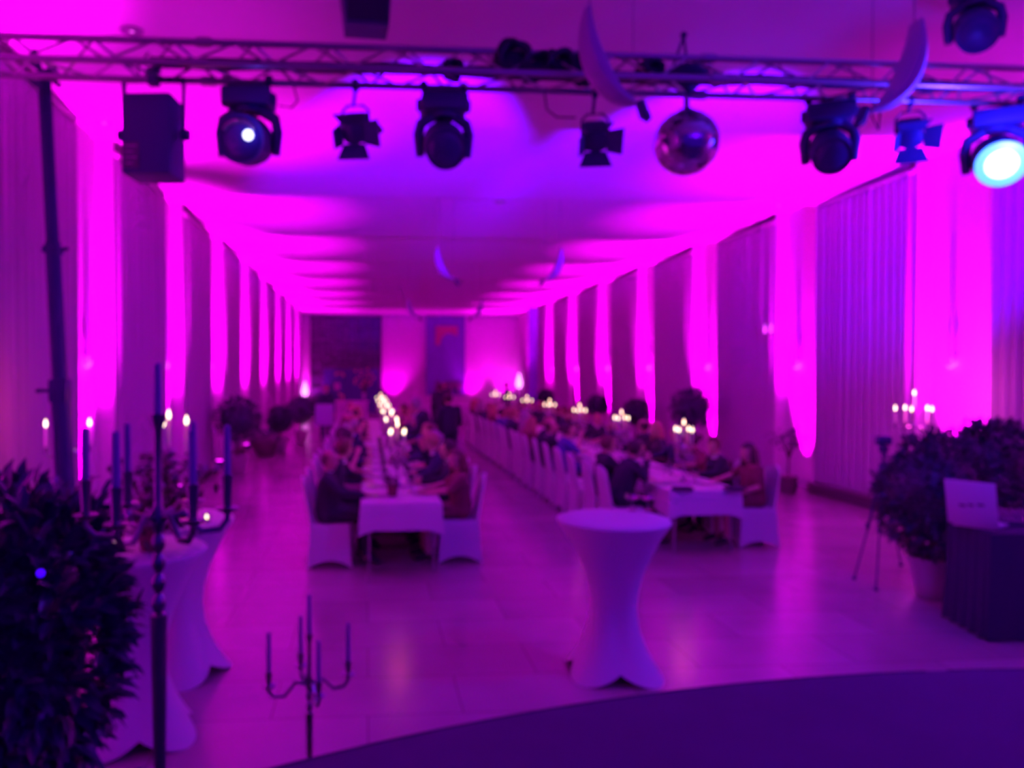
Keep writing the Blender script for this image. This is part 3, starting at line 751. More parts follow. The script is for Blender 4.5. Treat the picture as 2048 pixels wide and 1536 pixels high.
#topiary(2030, 7.3, 1010, .40, 'dark bushy plant cut by the right edge beside the laptop table', 20, rz_=.5)
# low planter on the left
X, Y = at(530, 19.6)
t = thing('low_planter', 'low dark planter with a flat bush on the floor between the potted trees', 'planter', (X, Y, 0))
leaf_ball(.34, .3, .2, .42, 350, .09, .05, 23).build('foliage', M['leaf2'], t)
mb = MB(); mb.lathe([(.2,0),(.3,.2),(.32,.36),(.28,.36),(.0,.33)], n=20); mb.build('bowl', M['terra'], t)
# thin branching plant near the right wall
X, Y = at(1578, 13.6)
t = thing('branching_plant', 'thin branching plant in a dark pot at the foot of the right wall', 'potted plant', (X, Y, 0))
mb = MB(); lf = MB(); rnd = random.Random(31)
for k in range(9):
    a = rnd.uniform(0, 2*PI); r_ = rnd.uniform(.08,.24); zt_ = rnd.uniform(.9,1.18)
    mb.tube([(0,0,.3),(.01,0,.6),(r_*.4*math.cos(a), r_*.4*math.sin(a), .82),(r_*math.cos(a), r_*math.sin(a), zt_)], [.014,.012,.008,.004], n=5)
    for j in range(16):
        p = Vector((r_*math.cos(a)*1.1+rnd.gauss(0,.07), r_*math.sin(a)+rnd.gauss(0,.07), zt_+rnd.gauss(-.03,.06)))
        lf.leaf(p, Vector((rnd.gauss(0,1),rnd.gauss(0,1),rnd.gauss(0,.4))), .09, .05, Vector((0,0,1)))
mb.build('stem', M['bark'], t); lf.build('foliage', M['leaf2'], t)
mb = MB(); mb.lathe([(.12,0),(.13,.02),(.16,.30),(.14,.30),(0,.28)], n=18); mb.build('pot', M['terra'], t)

# ------------------------------------------------------------------ candelabra
def turned(mb, z0, z1, r, n=14, knobs=5, c=(0,0)):
    """a turned stem between z0 and z1"""
    prof = []
    for i in range(knobs*6+1):
        u = i/(knobs*6); b_ = abs(math.sin(u*knobs*PI)); prof.append((r*(.55+.75*b_**.7), z0 + (z1-z0)*u))
    mb.lathe(prof, c=(c[0], c[1], 0), n=n)
def candelabrum(name, lab, loc, H, arms, rad, joint, lit, stem_r=.018, thick=None, cand=.16, waxm='wax', metal='silver', rot=0., flowers=False, base_r=.11, group=None, z0=0., twist=False, drop=.035, cup=.05):
    t = thing(name, lab, 'candelabrum', loc, rot, group)
    mb = MB(); mb.lathe([(base_r,0),(base_r,.012),(base_r*.75,.025),(base_r*.35,.05),(stem_r*1.3,.09),(stem_r,.11)], n=24); mb.build('base', M[metal], t)
    mb = MB()
    if thick:   # long smooth lower shaft widening upwards, then a turned upper part
        mb.lathe([(stem_r*.9,.1),(stem_r*1.0,.3),(stem_r*1.9,thick-.03),(stem_r*2.0,thick-.005),(stem_r*1.2,thick)], n=18)
        turned(mb, thick, joint+.02, stem_r*1.25, knobs=max(3, int((joint-thick)/.045)))
    else:
        turned(mb, .1, joint+.02, stem_r, knobs=max(4, int((joint-.1)/.06)))
    mb.lathe([(stem_r,joint-.03),(stem_r*2.2,joint),(stem_r*1.0,joint+.04),(stem_r*.9,H-cand-.04),(stem_r*1.6,H-cand-.02),(stem_r*1.9,H-cand)], n=16)
    mb.build('stem', M[metal], t)
    tops = [(0, 0, H-cand)]
    for k in range(arms):
        a = 2*PI*k/arms; ca, sa = math.cos(a), math.sin(a); ztop = joint + cup
        P = [(0,joint),(rad*.35,joint+.015),(rad*.62,joint-drop),(rad*.88,joint-drop*.9),(rad,joint-drop*.2),(rad,joint+.012)]
        mb = MB(); mb.tube([(r_*ca, r_*sa, z) for r_, z in P], .0065 if rad < .14 else .008, n=7)
        mb.lathe([(.008,joint+.008),(.026,joint+.016),(.03,joint+.022),(.010,joint+.026),(.014,ztop-.012),(.016,ztop)], c=(rad*ca,rad*sa,0), n=12)
        mb.build('arm', M[metal], t); tops.append((rad*ca, rad*sa, ztop))
    for x, y, z in tops:
        L = cand if (x, y) != (0, 0) else cand
        mb = MB(); mb.lathe([(.0095,0),(.0095,L*.5),(.0085,L-.004),(.003,L),(0,L+.002)], c=(x,y,z-.004), n=10); cd = mb.build('candle', M[waxm], t)
        if lit:
            mb = MB(); mb.lathe([(.004,.0),(.012,.014),(.014,.028),(.007,.052),(0,.070)], c=(x,y,z+L), n=8); mb.build('flame', M['flame'], cd)
    return t
def posy(mbp, mbs, c, r, n, seed, sz=.03):
    rnd = random.Random(seed)
    for i in range(n):
        d = Vector((rnd.gauss(0,1), rnd.gauss(0,1), rnd.gauss(.2,.8))).normalized(); p = Vector(c) + Vector((d.x*r, d.y*r, d.z*r*.75))
        s = sz*rnd.uniform(.7,1.3)
        mbp.ball(p[:], (s, s, s*.7), n=7)
        for k in range(2):
            q = Vector((rnd.gauss(0,1), rnd.gauss(0,1), rnd.gauss(0,.6))).normalized(); mbs.leaf(p + q*s*.6, q, .055, .028, Vector((0,0,1)))

# table candelabrum prototype: silver, a posy round the stem, four arms and a raised middle candle
TC_H = .72
proto_c = candelabrum('table_candelabrum', '', (0,0,0), TC_H, 4, .115, .43, True, stem_r=.012, cand=.15, base_r=.07, group='lit candelabra on the long tables', cup=.05)
mp, ms = MB(), MB(); posy(mp, ms, (0,0,.30), .10, 42, 5, .028); mp.build('flowers', M['petal'], proto_c); ms.build('flower_leaves', M['stemgreen'], proto_c)
TLX, TRX = .36, 3.97
first = True
CANDY = []
for side, tx, ys in (('left', TLX, [9.35+2.4*k for k in range(6)]), ('right', TRX, [9.45+2.4*k for k in range(7)])):
    for k, y in enumerate(ys):
        lab = 'silver candelabrum with lit candles on the %s long table, %s from the stage' % (side, ORD[k])
        loc = (tx + .0, y, .757)
        if first: proto_c.location = loc; proto_c['label'] = lab; proto_c.rotation_euler[2] = R(38); first = False
        else: dup(proto_c, loc, R(38 + 9*k), lab)
        CANDY.append((tx, y))
for tx, y in CANDY:
    light('candle_light', 'POINT', (tx, y, .757+TC_H+.06), 3.2, (1.0, 0.05, 0.16), shadow_soft_size=0.07)

# foreground candelabra
X, Y = at(315, 1.9)
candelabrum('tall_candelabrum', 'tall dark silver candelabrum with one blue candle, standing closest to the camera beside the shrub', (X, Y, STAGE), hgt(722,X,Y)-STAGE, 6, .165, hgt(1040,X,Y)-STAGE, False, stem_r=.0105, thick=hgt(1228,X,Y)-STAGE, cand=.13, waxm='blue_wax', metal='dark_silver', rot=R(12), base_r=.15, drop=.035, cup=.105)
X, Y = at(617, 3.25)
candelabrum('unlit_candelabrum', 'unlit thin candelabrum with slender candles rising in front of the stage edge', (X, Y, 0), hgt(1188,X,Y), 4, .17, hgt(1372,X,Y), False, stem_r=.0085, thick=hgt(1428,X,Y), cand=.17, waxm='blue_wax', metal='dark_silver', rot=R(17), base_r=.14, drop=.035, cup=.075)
# floor candelabrum by the left wall, lit
X, Y = at(135, 6.6)
candelabrum('floor_candelabrum', 'lit floor candelabrum behind the mast near the left curtains', (X, Y, 0), hgt(832,X,Y)-.04, 4, .17, hgt(832,X,Y)-.31, True, stem_r=.014, cand=.17, base_r=.15, rot=R(20), metal='silver')
light('candle_light', 'POINT', (X-.15, Y+.1, hgt(832,X,Y)+.02), 9, (1.0, 0.05, 0.16), shadow_soft_size=0.07)
# candelabrum on the rear high table
CXp, CYp = at(352, 5.5)
X, Y = at(337, 5.5)
candelabrum('lit_candelabrum', 'lit candelabrum with three tall candle tips on the rear high table', (X, Y, 1.105), hgt(824,X,Y)-.05-1.105, 3, .125, .40, True, stem_r=.012, cand=.20, base_r=.08, rot=R(28), metal='silver', cup=.06)
light('candle_light', 'POINT', (X, Y, hgt(824,X,Y)+.06), 5, (1.0, 0.05, 0.16), shadow_soft_size=0.07)
# five-candle floor candelabrum by the right curtain
X, Y = at(1829, 9.9)
candelabrum('corner_candelabrum', 'brightly lit floor candelabrum by the right curtains behind the camera tripod', (X, Y, 0), hgt(790,X,Y), 5, .21, hgt(790,X,Y)-.42, True, stem_r=.015, cand=.16, base_r=.15, metal='silver', rot=R(10), cup=.06)
light('candle_light', 'POINT', (X+.1, Y-.1, hgt(800,X,Y)), 26, (1.0, 0.06, 0.6), shadow_soft_size=0.10)

# ------------------------------------------------------------------ high tables in stretch covers
def high_table_cover(seed=0, D=.80, rot=0):
    mb = MB(); n = 64; rows = []
    rt = D/2
    prof = [(rt*.0,1.1),(rt*.6,1.102),(rt*.97,1.1),(rt,1.09),(rt*.985,1.07),(rt*.86,1.0),(rt*.70,.88),(rt*.54,.74),(rt*.45,.60),(rt*.42,.48),(rt*.47,.34),(rt*.62,.20),(rt*.80,.08),(rt*.95,.0)]
    vs = []
    for j, (r, z) in enumerate(prof):
        for k in range(n):
            a = 2*PI*k/n; q = abs(math.cos(2*a))              # 1 at the four feet, 0 between
            low = max(0, (.62 - z)/.62) if z < .62 else 0
            rr = r*(1 - low*.26*(1-q**1.3)); zz = z
            if z < .25: zz = z + (1-q**.9)*.085*(1 - z/.25)
            if .3 < z < .95: rr *= 1 + .04*math.cos(4*a)
            vs.append((rr*math.cos(a), rr*math.sin(a), zz))
    m_ = len(prof)
    fs = [(i*n+k, (i+1)*n+k, (i+1)*n+(k+1)%n, i*n+(k+1)%n) for i in range(m_-1) for k in range(n)]
    mb.add(vs, fs); return mb
ht0 = None
for i, (px, z, rz, lab) in enumerate(((1228, 5.50, R(38), 'white stretch-covered high table standing alone in the middle of the floor'),
                                 (272, 4.54, R(62), 'white stretch-covered high table with the flower pot, beside the laurel shrub'),
                                 (352, 5.50, R(20), 'white stretch-covered high table behind the one with the flower pot'))):
    X, Y = at(px, z)
    if ht0 is None:
        ht0 = thing('high_table', lab, 'high table', (X, Y, 0), rz, 'high tables in white stretch covers')
        high_table_cover().build('stretch_cover', M['spandex'], ht0)
        mb = MB(); mb.cyl((0,0,1.075), .385, .03, n=32); mb.build('tabletop', M['wood'], ht0)
        mb = MB(); mb.tube([(0,0,.04),(0,0,1.06)], .03); mb.build('column', M['alu'], ht0)
        for k in range(4):
            a = k*PI/2; mb = MB(); mb.tube([(0,0,.08),(.36*math.cos(a),.36*math.sin(a),.012)], .014); mb.build('foot', M['alu'], ht0)
    else: dup(ht0, (X, Y, 0), rz, lab)
# flower arrangement in a pot on the nearer high table
X, Y = at(300, 4.50)
t = thing('flower_arrangement', 'loose flower arrangement in a dark pot on the nearer high table', 'flowers', (X, Y, 1.103))
mb = MB(); mb.lathe([(.055,0),(.06,.01),(.085,.15),(.09,.16),(.08,.16),(.07,.14),(0,.13)], n=22); mb.build('pot', M['dress_red'], t)
mp, ms, mr = MB(), MB(), MB(); rnd = random.Random(77)
for k in range(64):
    a = rnd.uniform(0, 2*PI); r_ = rnd.uniform(.05,.38)*(1 if k % 3 else .7); zz = rnd.uniform(.22,.62) - r_*.35
    mb = ms; mb.tube([(0,0,.13),(r_*.5*math.cos(a), r_*.5*math.sin(a), zz*.7),(r_*math.cos(a), r_*math.sin(a), zz)], .004, n=4)
    (mp if k % 2 else mr).ball((r_*math.cos(a), r_*math.sin(a), zz), (.032,.032,.024), n=8)
    for j in range(5):
        q = Vector((rnd.gauss(0,1), rnd.gauss(0,1), rnd.gauss(0,.7))); ms.leaf(Vector((r_*math.cos(a), r_*math.sin(a), zz-.03*j)), q, .075, .035, Vector((0,0,1)))
mp.build('pale_blossoms', M['petal'], t); mr.build('red_blossoms', M['petal_red'], t); ms.build('stems_and_leaves', M['stemgreen'], t)
# tealights and glasses
def tealight(px, z, h, lab):
    X, Y = at(px, z); t = thing('tealight', lab, 'tealight', (X, Y, h))
    mb = MB(); mb.lathe([(.03,0),(.035,.06),(.033,.06),(.028,.006),(0,.006)], n=16); mb.build('glass_cup', M['glass'], t)
    mb = MB(); mb.lathe([(.02,.008),(.02,.022),(0,.023)], n=12); mb.build('candle', M['wax'], t)
    mb = MB(); mb.lathe([(.004,.024),(.010,.036),(0,.056)], n=8); mb.build('flame', M['flame'], t)
tealight(412, 5.35, 1.103, 'tealight in a glass at the edge of the rear high table')
tealight(232, 4.62, 1.103, 'tealight in a glass beside the flower pot on the nearer high table')
def make_glass(name, lab, cat, group, loc=(0,0,0), h=.20, bowl=.038, fill=None):
    t = thing(name, lab, cat, loc, 0, group)
    mb = MB(); mb.lathe([(.033,0),(.032,.004),(.005,.009),(.004,h*.45),(.012,h*.5),(bowl*.8,h*.62),(bowl,h*.75),(bowl*.9,h*.9),(bowl*.82,h),(bowl*.79,h),(bowl*.87,h*.9),(bowl*.96,h*.75),(bowl*.76,h*.63),(.006,h*.52),(0,h*.515)], n=18); mb.build('glass_body', M['glass'], t)
    if fill:
        mb = MB(); mb.lathe([(.006,h*.53),(bowl*.74,h*.635),(bowl*.93,h*.75),(0,h*.752)], n=16); mb.build('drink', M[fill], t)
    return t
M['spritz'] = mat('pink_drink', (0.75, 0.22, 0.55), 0.1, coat=0.5)
ga = at(1266, 5.80); gb = at(1297, 5.78)
g0 = make_glass('cocktail_glass', 'wide glass with a pink drink on the lone high table, the one nearer the middle', 'glass', None, (*ga, 1.103), .13, .055, 'spritz')
dup(g0, (*gb, 1.103), 0, 'wide glass with a pink drink on the lone high table, the one nearer its edge')

# ------------------------------------------------------------------ long tables with cloths
def table_seg():
    t = thing('banquet_table', '', 'table', group='banquet tables set end to end')
    mb = MB(); mb.box((0,0,.722), (.80, 2.28, .03), bev=.005); mb.build('tabletop', M['wood'], t)
    for sx in (-1,1):
        for sy in (-1,1):
            mb = MB(); mb.tube([(sx*.33, sy*1.08, .71), (sx*.35, sy*1.10, 0)], .014); mb.build('leg', M['alu'], t)
    return t
def cloth_mesh(L, near_open, wd=.86):
    """cloth with a soft hanging drop and pointed corners"""
    mb = MB(); hx, hy = wd/2, L/2; top = .748
    def ring(off, z, wav):
        out = []; N = 15; M_ = 30
        rnd = random.Random(int(z*1000))
        for i in range(N): u = i/N; out.append((-hx-off + (2*hx+2*off)*u, -hy-off, z, u))
        for i in range(M_): u = i/M_; out.append((hx+off, -hy-off + (2*hy+2*off)*u, z, u))
        for i in range(N): u = i/N; out.append((hx+off - (2*hx+2*off)*u, hy+off, z, u))
        for i in range(M_): u = i/M_; out.append((-hx-off, hy+off - (2*hy+2*off)*u, z, u))
        return [(x + wav*math.sin(y*17)*.6, y + wav*math.sin(x*19)*.4, z - (.055*max(0, 1-min(u, 1-u)*(6 if len(out) else 6)) if wav > .005 else 0)) for (x, y, z, u) in out]
    rs = [ring(-.06, top, 0), ring(-.004, top, 0), ring(.004, top-.008, 0), ring(.012, top-.10, .004), ring(.022, top-.21, .008), ring(.028, top-.29, .012)]
    vs = [v for r_ in rs for v in r_]; n = len(rs[0]); fs = []
    for i in range(len(rs)-1):
        for k in range(n): fs.append((i*n+k, (i+1)*n+k, (i+1)*n+(k+1)%n, i*n+(k+1)%n))
    fs.append(tuple(range(n))[::-1]); mb.add(vs, fs); return mb
seg0 = None
for side, tx, y0, cnt in (('left', TLX, 8.17, 6), ('right', TRX, 8.78, 7)):
    for k in range(cnt):
        lab = '%s banquet table under white cloth in the %s row, counted from the stage' % (ORD[k], side)
        loc = (tx, y0 + 1.2 + 2.4*k, 0)
        if seg0 is None: seg0 = table_seg(); seg0.location = loc; seg0['label'] = lab
        else: dup(seg0, loc, 0, lab)
        if k == 0 and side == 'left': cl0 = cloth_mesh(2.36, 0).build('tablecloth', M['cloth'], loc=loc); cl = cl0
        else: cl = dup(cl0, loc, 0)
        tag(cl, 'white tablecloth on the %s table of the %s row, counted from the stage' % (ORD[k], side), 'tablecloth', 'white tablecloths on the long tables')
# far cross table
X, Y = (TLX+TRX)/2, 31.5
# ------------------------------------------------------------------ chairs
def make_chair():
    t = thing('banquet_chair', '', 'chair', group='white covered banquet chairs')
    mb = MB(); hx = .215; hy = .215; N = 8; vs = []
    def ring(e, z, arch):
        out = []
        cs = [(-1,-1),(1,-1),(1,1),(-1,1)]
        for s in range(4):
            ax, ay = cs[s]; bx_, by_ = cs[(s+1)%4]
            for i in range(N):
                u = i/N; q = math.sin(PI*u)
                x = (ax+(bx_-ax)*u)*(hx+e); y = (ay+(by_-ay)*u)*(hy+e)
                x *= 1-.10*q*arch*(1 if abs(ax-bx_) < .1 else 0); y *= 1-.10*q*arch*(1 if abs(ay-by_) < .1 else 0)
                out.append((x, y, z + arch*q*.075))
        return out
    rs = [ring(-.05,.472,0), ring(-.012,.468,0), ring(.0,.45,0), ring(.002,.40,.1), ring(.008,.25,.3), ring(.02,.10,.7), ring(.035,.0,1.0)]
    n = N*4; vs = [v for r_ in rs for v in r_]; fs = [(i*n+k, (i+1)*n+k, (i+1)*n+(k+1)%n, i*n+(k+1)%n) for i in range(len(rs)-1) for k in range(n)] + [tuple(range(n))[::-1]]
    mb.add(vs, fs); mb.build('seat_cover', M['spandex'], t)
    mb = MB(); rows = 10; K = 20; vs = []
    for i in range(rows+1):
        u = i/rows; z = .44 + .54*math.sin(u*PI/2)**.9 if False else .44 + .54*u; wdt = .213 - .02*u - (.07*max(0, (u-.8)/.2)**2); th = .032 - .012*u; yo = -.19 - .085*u
        for k in range(K):
            a = 2*PI*k/K; cx_ = math.copysign(abs(math.cos(a))**.5, math.cos(a)); sy_ = math.copysign(abs(math.sin(a))**.8, math.sin(a))
            vs.append((cx_*wdt, yo + sy_*th - .03*(1-cx_*cx_)*u, z - (.035*cx_*cx_ if i == rows else 0)))
    fs = [(i*K+k, i*K+(k+1)%K, (i+1)*K+(k+1)%K, (i+1)*K+k) for i in range(rows) for k in range(K)] + [tuple(range(K))[::-1], tuple(rows*K+k for k in range(K))]
    mb.add(vs, fs); mb.build('back_cover', M['spandex'], t)
    for sx in (-1,1):
        for sy in (-1,1):
            mb = MB(); mb.tube([(sx*.18,sy*.18,.44),(sx*.21,sy*.21,.0)], .012, n=6); mb.build('leg', M['alu'], t)
    return t
ch0 = make_chair(); ch_used = False
def place_chair(x, y, rz, lab):
    global ch_used
    if not ch_used: ch0.location = (x, y, 0); ch0.rotation_euler[2] = rz; ch0['label'] = lab; ch_used = True; return ch0
    return dup(ch0, (x, y, 0), rz, lab)

# ------------------------------------------------------------------ people
def capsule(mb, p0, r0, p1, r1, n=12):
    p0, p1 = Vector(p0), Vector(p1); d = p1-p0; L = d.length
    pts, rr = [], []
    u = d.normalized() if L > 1e-6 else Vector((0,0,1))
    for a in (0, 30, 60): pts.append(p0 - u*r0*math.cos(R(a)) ); rr.append(max(r0*math.sin(R(a)), r0*.02))
    pts.append(p0); rr.append(r0); pts.append((p0+p1)/2); rr.append((r0+r1)/2); pts.append(p1); rr.append(r1)
    for a in (60, 30, 0): pts.append(p1 + u*r1*math.cos(R(a))); rr.append(max(r1*math.sin(R(a)), r1*.02))
    mb.tube(pts, rr, n=n)
def seg_dist(P, a, ra, b, rb_):
    a = np.array(a); b = np.array(b); ab = b-a; L2 = max(1e-9, ab@ab)
    t = np.clip((P-a)@ab/L2, 0, 1); q = a + t[:,None]*ab
    return np.linalg.norm(P-q, axis=1) - (ra + (rb_-ra)*t)
def body(pose):
    """pose: dict of joints; returns caps (p0,r0,p1,r1,label) and head frame"""
    J = pose; caps = []
    A = lambda p, r0, q, r1, l: caps.append((tuple(p), r0, tuple(q), r1, l))
    f = J.get('fat', 1.0)
    pel, ch, nk, hd = map(Vector, (J['pelvis'], J['chest'], J['neck'], J['head']))
    for s in (-1,1):
        A(pel+Vector((s*.06,0,0)), .115*f, ch+Vector((s*.075,0,-.02)), .105*f, 'torso')
        A(pel+Vector((s*.085,.0,-.02)), .11*f, pel+Vector((s*.085,.02,-.02)), .11*f, 'hip')
        A(ch+Vector((s*.05,0,.06)), .08, J['sh'][0 if s < 0 else 1], .058, 'torso')
    A(ch+Vector((0,0,.08)), .075, nk, .056, 'torso'); A(nk, .053, hd+Vector((0,-.01,-.07)), .05, 'neck')
    for s in (0,1):
        sh, el, wr, ha = J['sh'][s], J['el'][s], J['wr'][s], J['ha'][s]
        A(sh, .056, el, .042, 'arm'); A(el, .041, wr, .027, 'forearm')
        w_, h_ = Vector(wr), Vector(ha); d = (h_-w_).normalized(); pal = w_ + d*.05
        side = Vector((0,0,1)).cross(d); side = side.normalized() if side.length > .1 else Vector((1,0,0))
        A(w_, .024, pal, .026, 'hand')
        for k in range(4):
            o_ = side*(k-1.5)*.019; b0 = pal + d*.02 + o_; m1 = b0 + d*(.036 if k in (1,2) else .03); cur = Vector((0,0,-.014)) if abs(d.z) < .7 else d.cross(side)*.014
            A(b0, .0105, m1, .0095, 'hand'); A(m1, .0095, m1 + d*.026 + cur, .008, 'hand')
            A(pal + o_*.6, .015, b0, .012, 'hand')
        th = w_ + d*.03; ts = side*(1 if s == 0 else -1)
        A(th, .013, th + d*.03 - ts*.035*(-1), .011, 'hand'); A(th + d*.03 + ts*.035, .011, th + d*.058 + ts*.042, .009, 'hand')
        hp, kn, an, to = J['hip'][s], J['kn'][s], J['an'][s], J['to'][s]
        A(hp, .088*f, kn, .058, 'thigh'); A(kn, .056, an, .037, 'calf'); A(an, .036, Vector(an)+Vector((0,-.04,-.03)), .034, 'foot'); A(an, .036, to, .03, 'foot')
    return caps
def head_mesh(mb, hd, yaw, pitch):
    T = Matrix.Translation(hd) @ Matrix.Rotation(yaw, 4, 'Z') @ Matrix.Rotation(pitch, 4, 'X')
    mb.ball((0,0,.015), (.076,.094,.10), n=24, T=T); mb.ball((0,.022,-.05), (.056,.066,.062), n=18, T=T)      # skull, jaw
    mb.ball((0,.062,-.092), (.024,.022,.020), n=10, T=T)                        # chin
    for P in ([(0,.088,.012),.009,(0,.112,-.028),.013], ):
        q = MB(); capsule(q, P[0], P[1], P[2], P[3], n=10); mb.add(q.v, q.f, T)
    q = MB(); capsule(q, (-.018,.088,-.062), .0085, (.018,.088,-.062), .0085, n=8); capsule(q, (-.038,.082,.028), .010, (.038,.082,.028), .010, n=8)
    for s in (-1,1): capsule(q, (s*.077,-.002,.01), .012, (s*.076,.004,-.022), .009, n=8); capsule(q, (s*.04,.07,-.02), .02, (s*.03,.07,-.04), .02, n=8)
    mb.add(q.v, q.f, T); return T
def remesh(mb, vox=.0078):
    me = bpy.data.meshes.new('body_src'); me.from_pydata(mb.v, [], mb.f)
    o = bpy.data.objects.new('tmp_body', me); C.objects.link(o)
    m = o.modifiers.new('r', 'REMESH'); m.mode = 'VOXEL'; m.voxel_size = vox; m.use_smooth_shade = True
    s = o.modifiers.new('s', 'SMOOTH'); s.factor = .5; s.iterations = 3
    dg = bpy.context.evaluated_depsgraph_get(); ev = o.evaluated_get(dg)
    out = bpy.data.meshes.new_from_object(ev); bpy.data.objects.remove(o); bpy.data.meshes.remove(me)
    return out
SHEET = {}
def make_person(name, pose, outfit, hair):
    """outfit 'suit' or 'dress'; returns the person object (body mesh) with clothing and hair children, at the origin facing +Y"""
    caps = body(pose); mb = MB()
    for c in caps: capsule(mb, c[0], c[1], c[2], c[3], n=12)
    T = head_mesh(mb, Vector(pose['head']), pose.get('yaw', 0), pose.get('pitch', 0))
    me = remesh(mb); me.name = 'person_body'
    n = len(me.vertices); P = np.zeros(n*3); me.vertices.foreach_get('co', P); P = P.reshape(-1,3)
    NN = np.zeros(n*3); me.vertices.foreach_get('normal', NN); NN = NN.reshape(-1,3)
    D = np.stack([seg_dist(P, c[0], c[1], c[2], c[3]) for c in caps]); lab = np.array([c[4] for c in caps])[D.argmin(0)]
    hd = np.array(pose['head']); dh = np.linalg.norm(P-hd, axis=1); lab[(dh < .13) & (P[:,2] > pose['neck'][2]+.035)] = 'head'
    zhem = None
    pol = [list(p.vertices) for p in me.polygons]
    def cloth(nm, sel, off, m, parent):
        idx = np.where(sel)[0]; s = set(idx.tolist()); fs = [p for p in pol if all(v in s for v in p)]
        used = sorted({v for p in fs for v in p}); mp = {v: i for i, v in enumerate(used)}
        out = [tuple(P[v] + NN[v]*off) for v in used]
        q = MB(); q.add(out, [[mp[v] for v in p] for p in fs]); return q.build(nm, m, parent)
    me.materials.clear(); me.materials.append(M['skin'])
    me.polygons.foreach_set('use_smooth', [True]*len(me.polygons))
    root = bpy.data.objects.new(name, me); C.objects.link(root)
    L_ = lambda *a: np.isin(lab, a)
    if outfit == 'suit':
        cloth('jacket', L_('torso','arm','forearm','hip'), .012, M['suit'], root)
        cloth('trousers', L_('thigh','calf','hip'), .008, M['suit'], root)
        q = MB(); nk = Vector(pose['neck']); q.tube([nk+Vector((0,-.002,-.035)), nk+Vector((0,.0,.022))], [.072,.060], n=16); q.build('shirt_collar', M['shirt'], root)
    else:
        cloth('dress', L_('torso','arm','hip','thigh') , .012, M['dress_red'], root)
        if pose.get('seated', True):   # skirt panel bridging the lap and hanging over the knees
            kl, kr = Vector(pose['kn'][0]), Vector(pose['kn'][1]); q = MB(); vs = []
            for i in range(9):
                u = i/8; x = kl.x-.07 + (kr.x-kl.x+.14)*u; b_ = .012*math.sin(u*PI*3)
                vs += [(x, .12, kl.z+.075+b_), (x, kl.y+.0, kl.z+.068+b_), (x, kl.y+.075, kl.z+.0), (x, kl.y+.085, kl.z-.17+b_)]
            q.add(vs, [(i*4+j, (i+1)*4+j, (i+1)*4+j+1, i*4+j+1) for i in range(8) for j in range(3)])
            q.add([(v[0], v[1]-.006, v[2]-.006) for v in vs], [(i*4+j, i*4+j+1, (i+1)*4+j+1, (i+1)*4+j) for i in range(8) for j in range(3)])
            q.build('skirt', M['dress_red'], root)
    for s in (-1, 1): cloth('shoe', L_('foot') & (P[:,0]*s > 0), .006, M['shoe'], root)
    # hair
    q = MB(); N = 26; Mr = 16; vs = []; keep = {}
    for i in range(Mr+1):
        th = PI*i/Mr
        for k in range(N):
            a = 2*PI*k/N; x, y, z = math.sin(th)*math.cos(a), math.sin(th)*math.sin(a), math.cos(th)
            th_max = {'short': 1.0, 'long': 1.0, 'bun': 1.0, 'bald': .35}[hair]
            ln = 1.0 + .03*math.sin(a*9+i)
            vs.append((x*.087*ln, (y*.106)*ln - .006, z*.112*ln + .02))
    fs = []
    for i in range(Mr):
        for k in range(N):
            ids = (i*N+k, (i+1)*N+k, (i+1)*N+(k+1)%N, i*N+(k+1)%N); c = sum((Vector(vs[j]) for j in ids), Vector())/4
            lim = .055 if c.y > .045 else (.0 if c.y > .01 else -.055)
            if c.z > lim or (c.y < -.03 and c.z > -.075): fs.append(ids)
    if hair == 'bald': fs = [f for f in fs if all(vs[j][2] < .075 for j in f)]
    q.add(vs, fs, T)
    if hair == 'long':
        for k in range(15):
            a = R(150 + 240*k/14 + 30 - 30); a = PI + (k/14-.5)*R(210) + PI/2
            x, y = .080*math.cos(a), .092*math.sin(a) - .01
            q.tube([(x,y,.04),(x*1.12,y*1.12-.005,-.06),(x*1.2,y*1.15-.02,-.16),(x*1.05,y*1.05-.02,-.27)], [.022,.026,.024,.008], n=7, T=T)
    if hair == 'bun': q.ball((0,-.115,.035), (.045,.04,.042), n=12, T=T)
    q.build('hair', M['hair_dark'], root)
    for s in (-1,1): MB().ball((s*.03,.086,.006), (.011,.007,.007), n=8, T=T).build('eye', M['eye'], root)
    return root
def seated(lean=0., ly=0., armL='table', armR='table', yaw=0., pitch=0., fat=1., hz=0.):
    p = dict(pelvis=(0,-.03,.60), chest=(lean*.5, .0+ly*.6, .90+hz), neck=(lean, .015+ly, 1.045+hz), head=(lean*1.1, .045+ly*1.15, 1.185+hz), yaw=yaw, pitch=pitch, fat=fat)
    cx, cy, cz = p['neck']
    p['sh'] = [(cx*.8-.185, cy-.015, cz-.06), (cx*.8+.185, cy-.015, cz-.06)]
    E, W_, H_ = [], [], []
    for s, m in ((-1, armL), (1, armR)):
        if m == 'table': e = (cx*.5+s*.265, .14+ly*.5, .84); w_ = (s*.16, .37, .80); h = (s*.09, .48, .79)
        elif m == 'lap': e = (cx*.5+s*.26, .0+ly, .77); w_ = (s*.17, .20, .68); h = (s*.10, .28, .67)
        elif m == 'up': e = (s*.27, .19, .86); w_ = (s*.15, .27, 1.05); h = (s*.10, .30, 1.15)
        elif m == 'side': e = (s*.30, -.04, .78); w_ = (s*.31, .12, .60); h = (s*.31, .2, .53)
        E.append(e); W_.append(w_); H_.append(h)
    p['el'], p['wr'], p['ha'] = E, W_, H_
    p['hip'] = [(-.09,.0,.57),(.09,.0,.57)]; p['kn'] = [(-.12,.40,.555),(.11,.41,.555)]; p['an'] = [(-.13,.36,.09),(.12,.40,.09)]; p['to'] = [(-.14,.50,.04),(.13,.54,.04)]
    return p
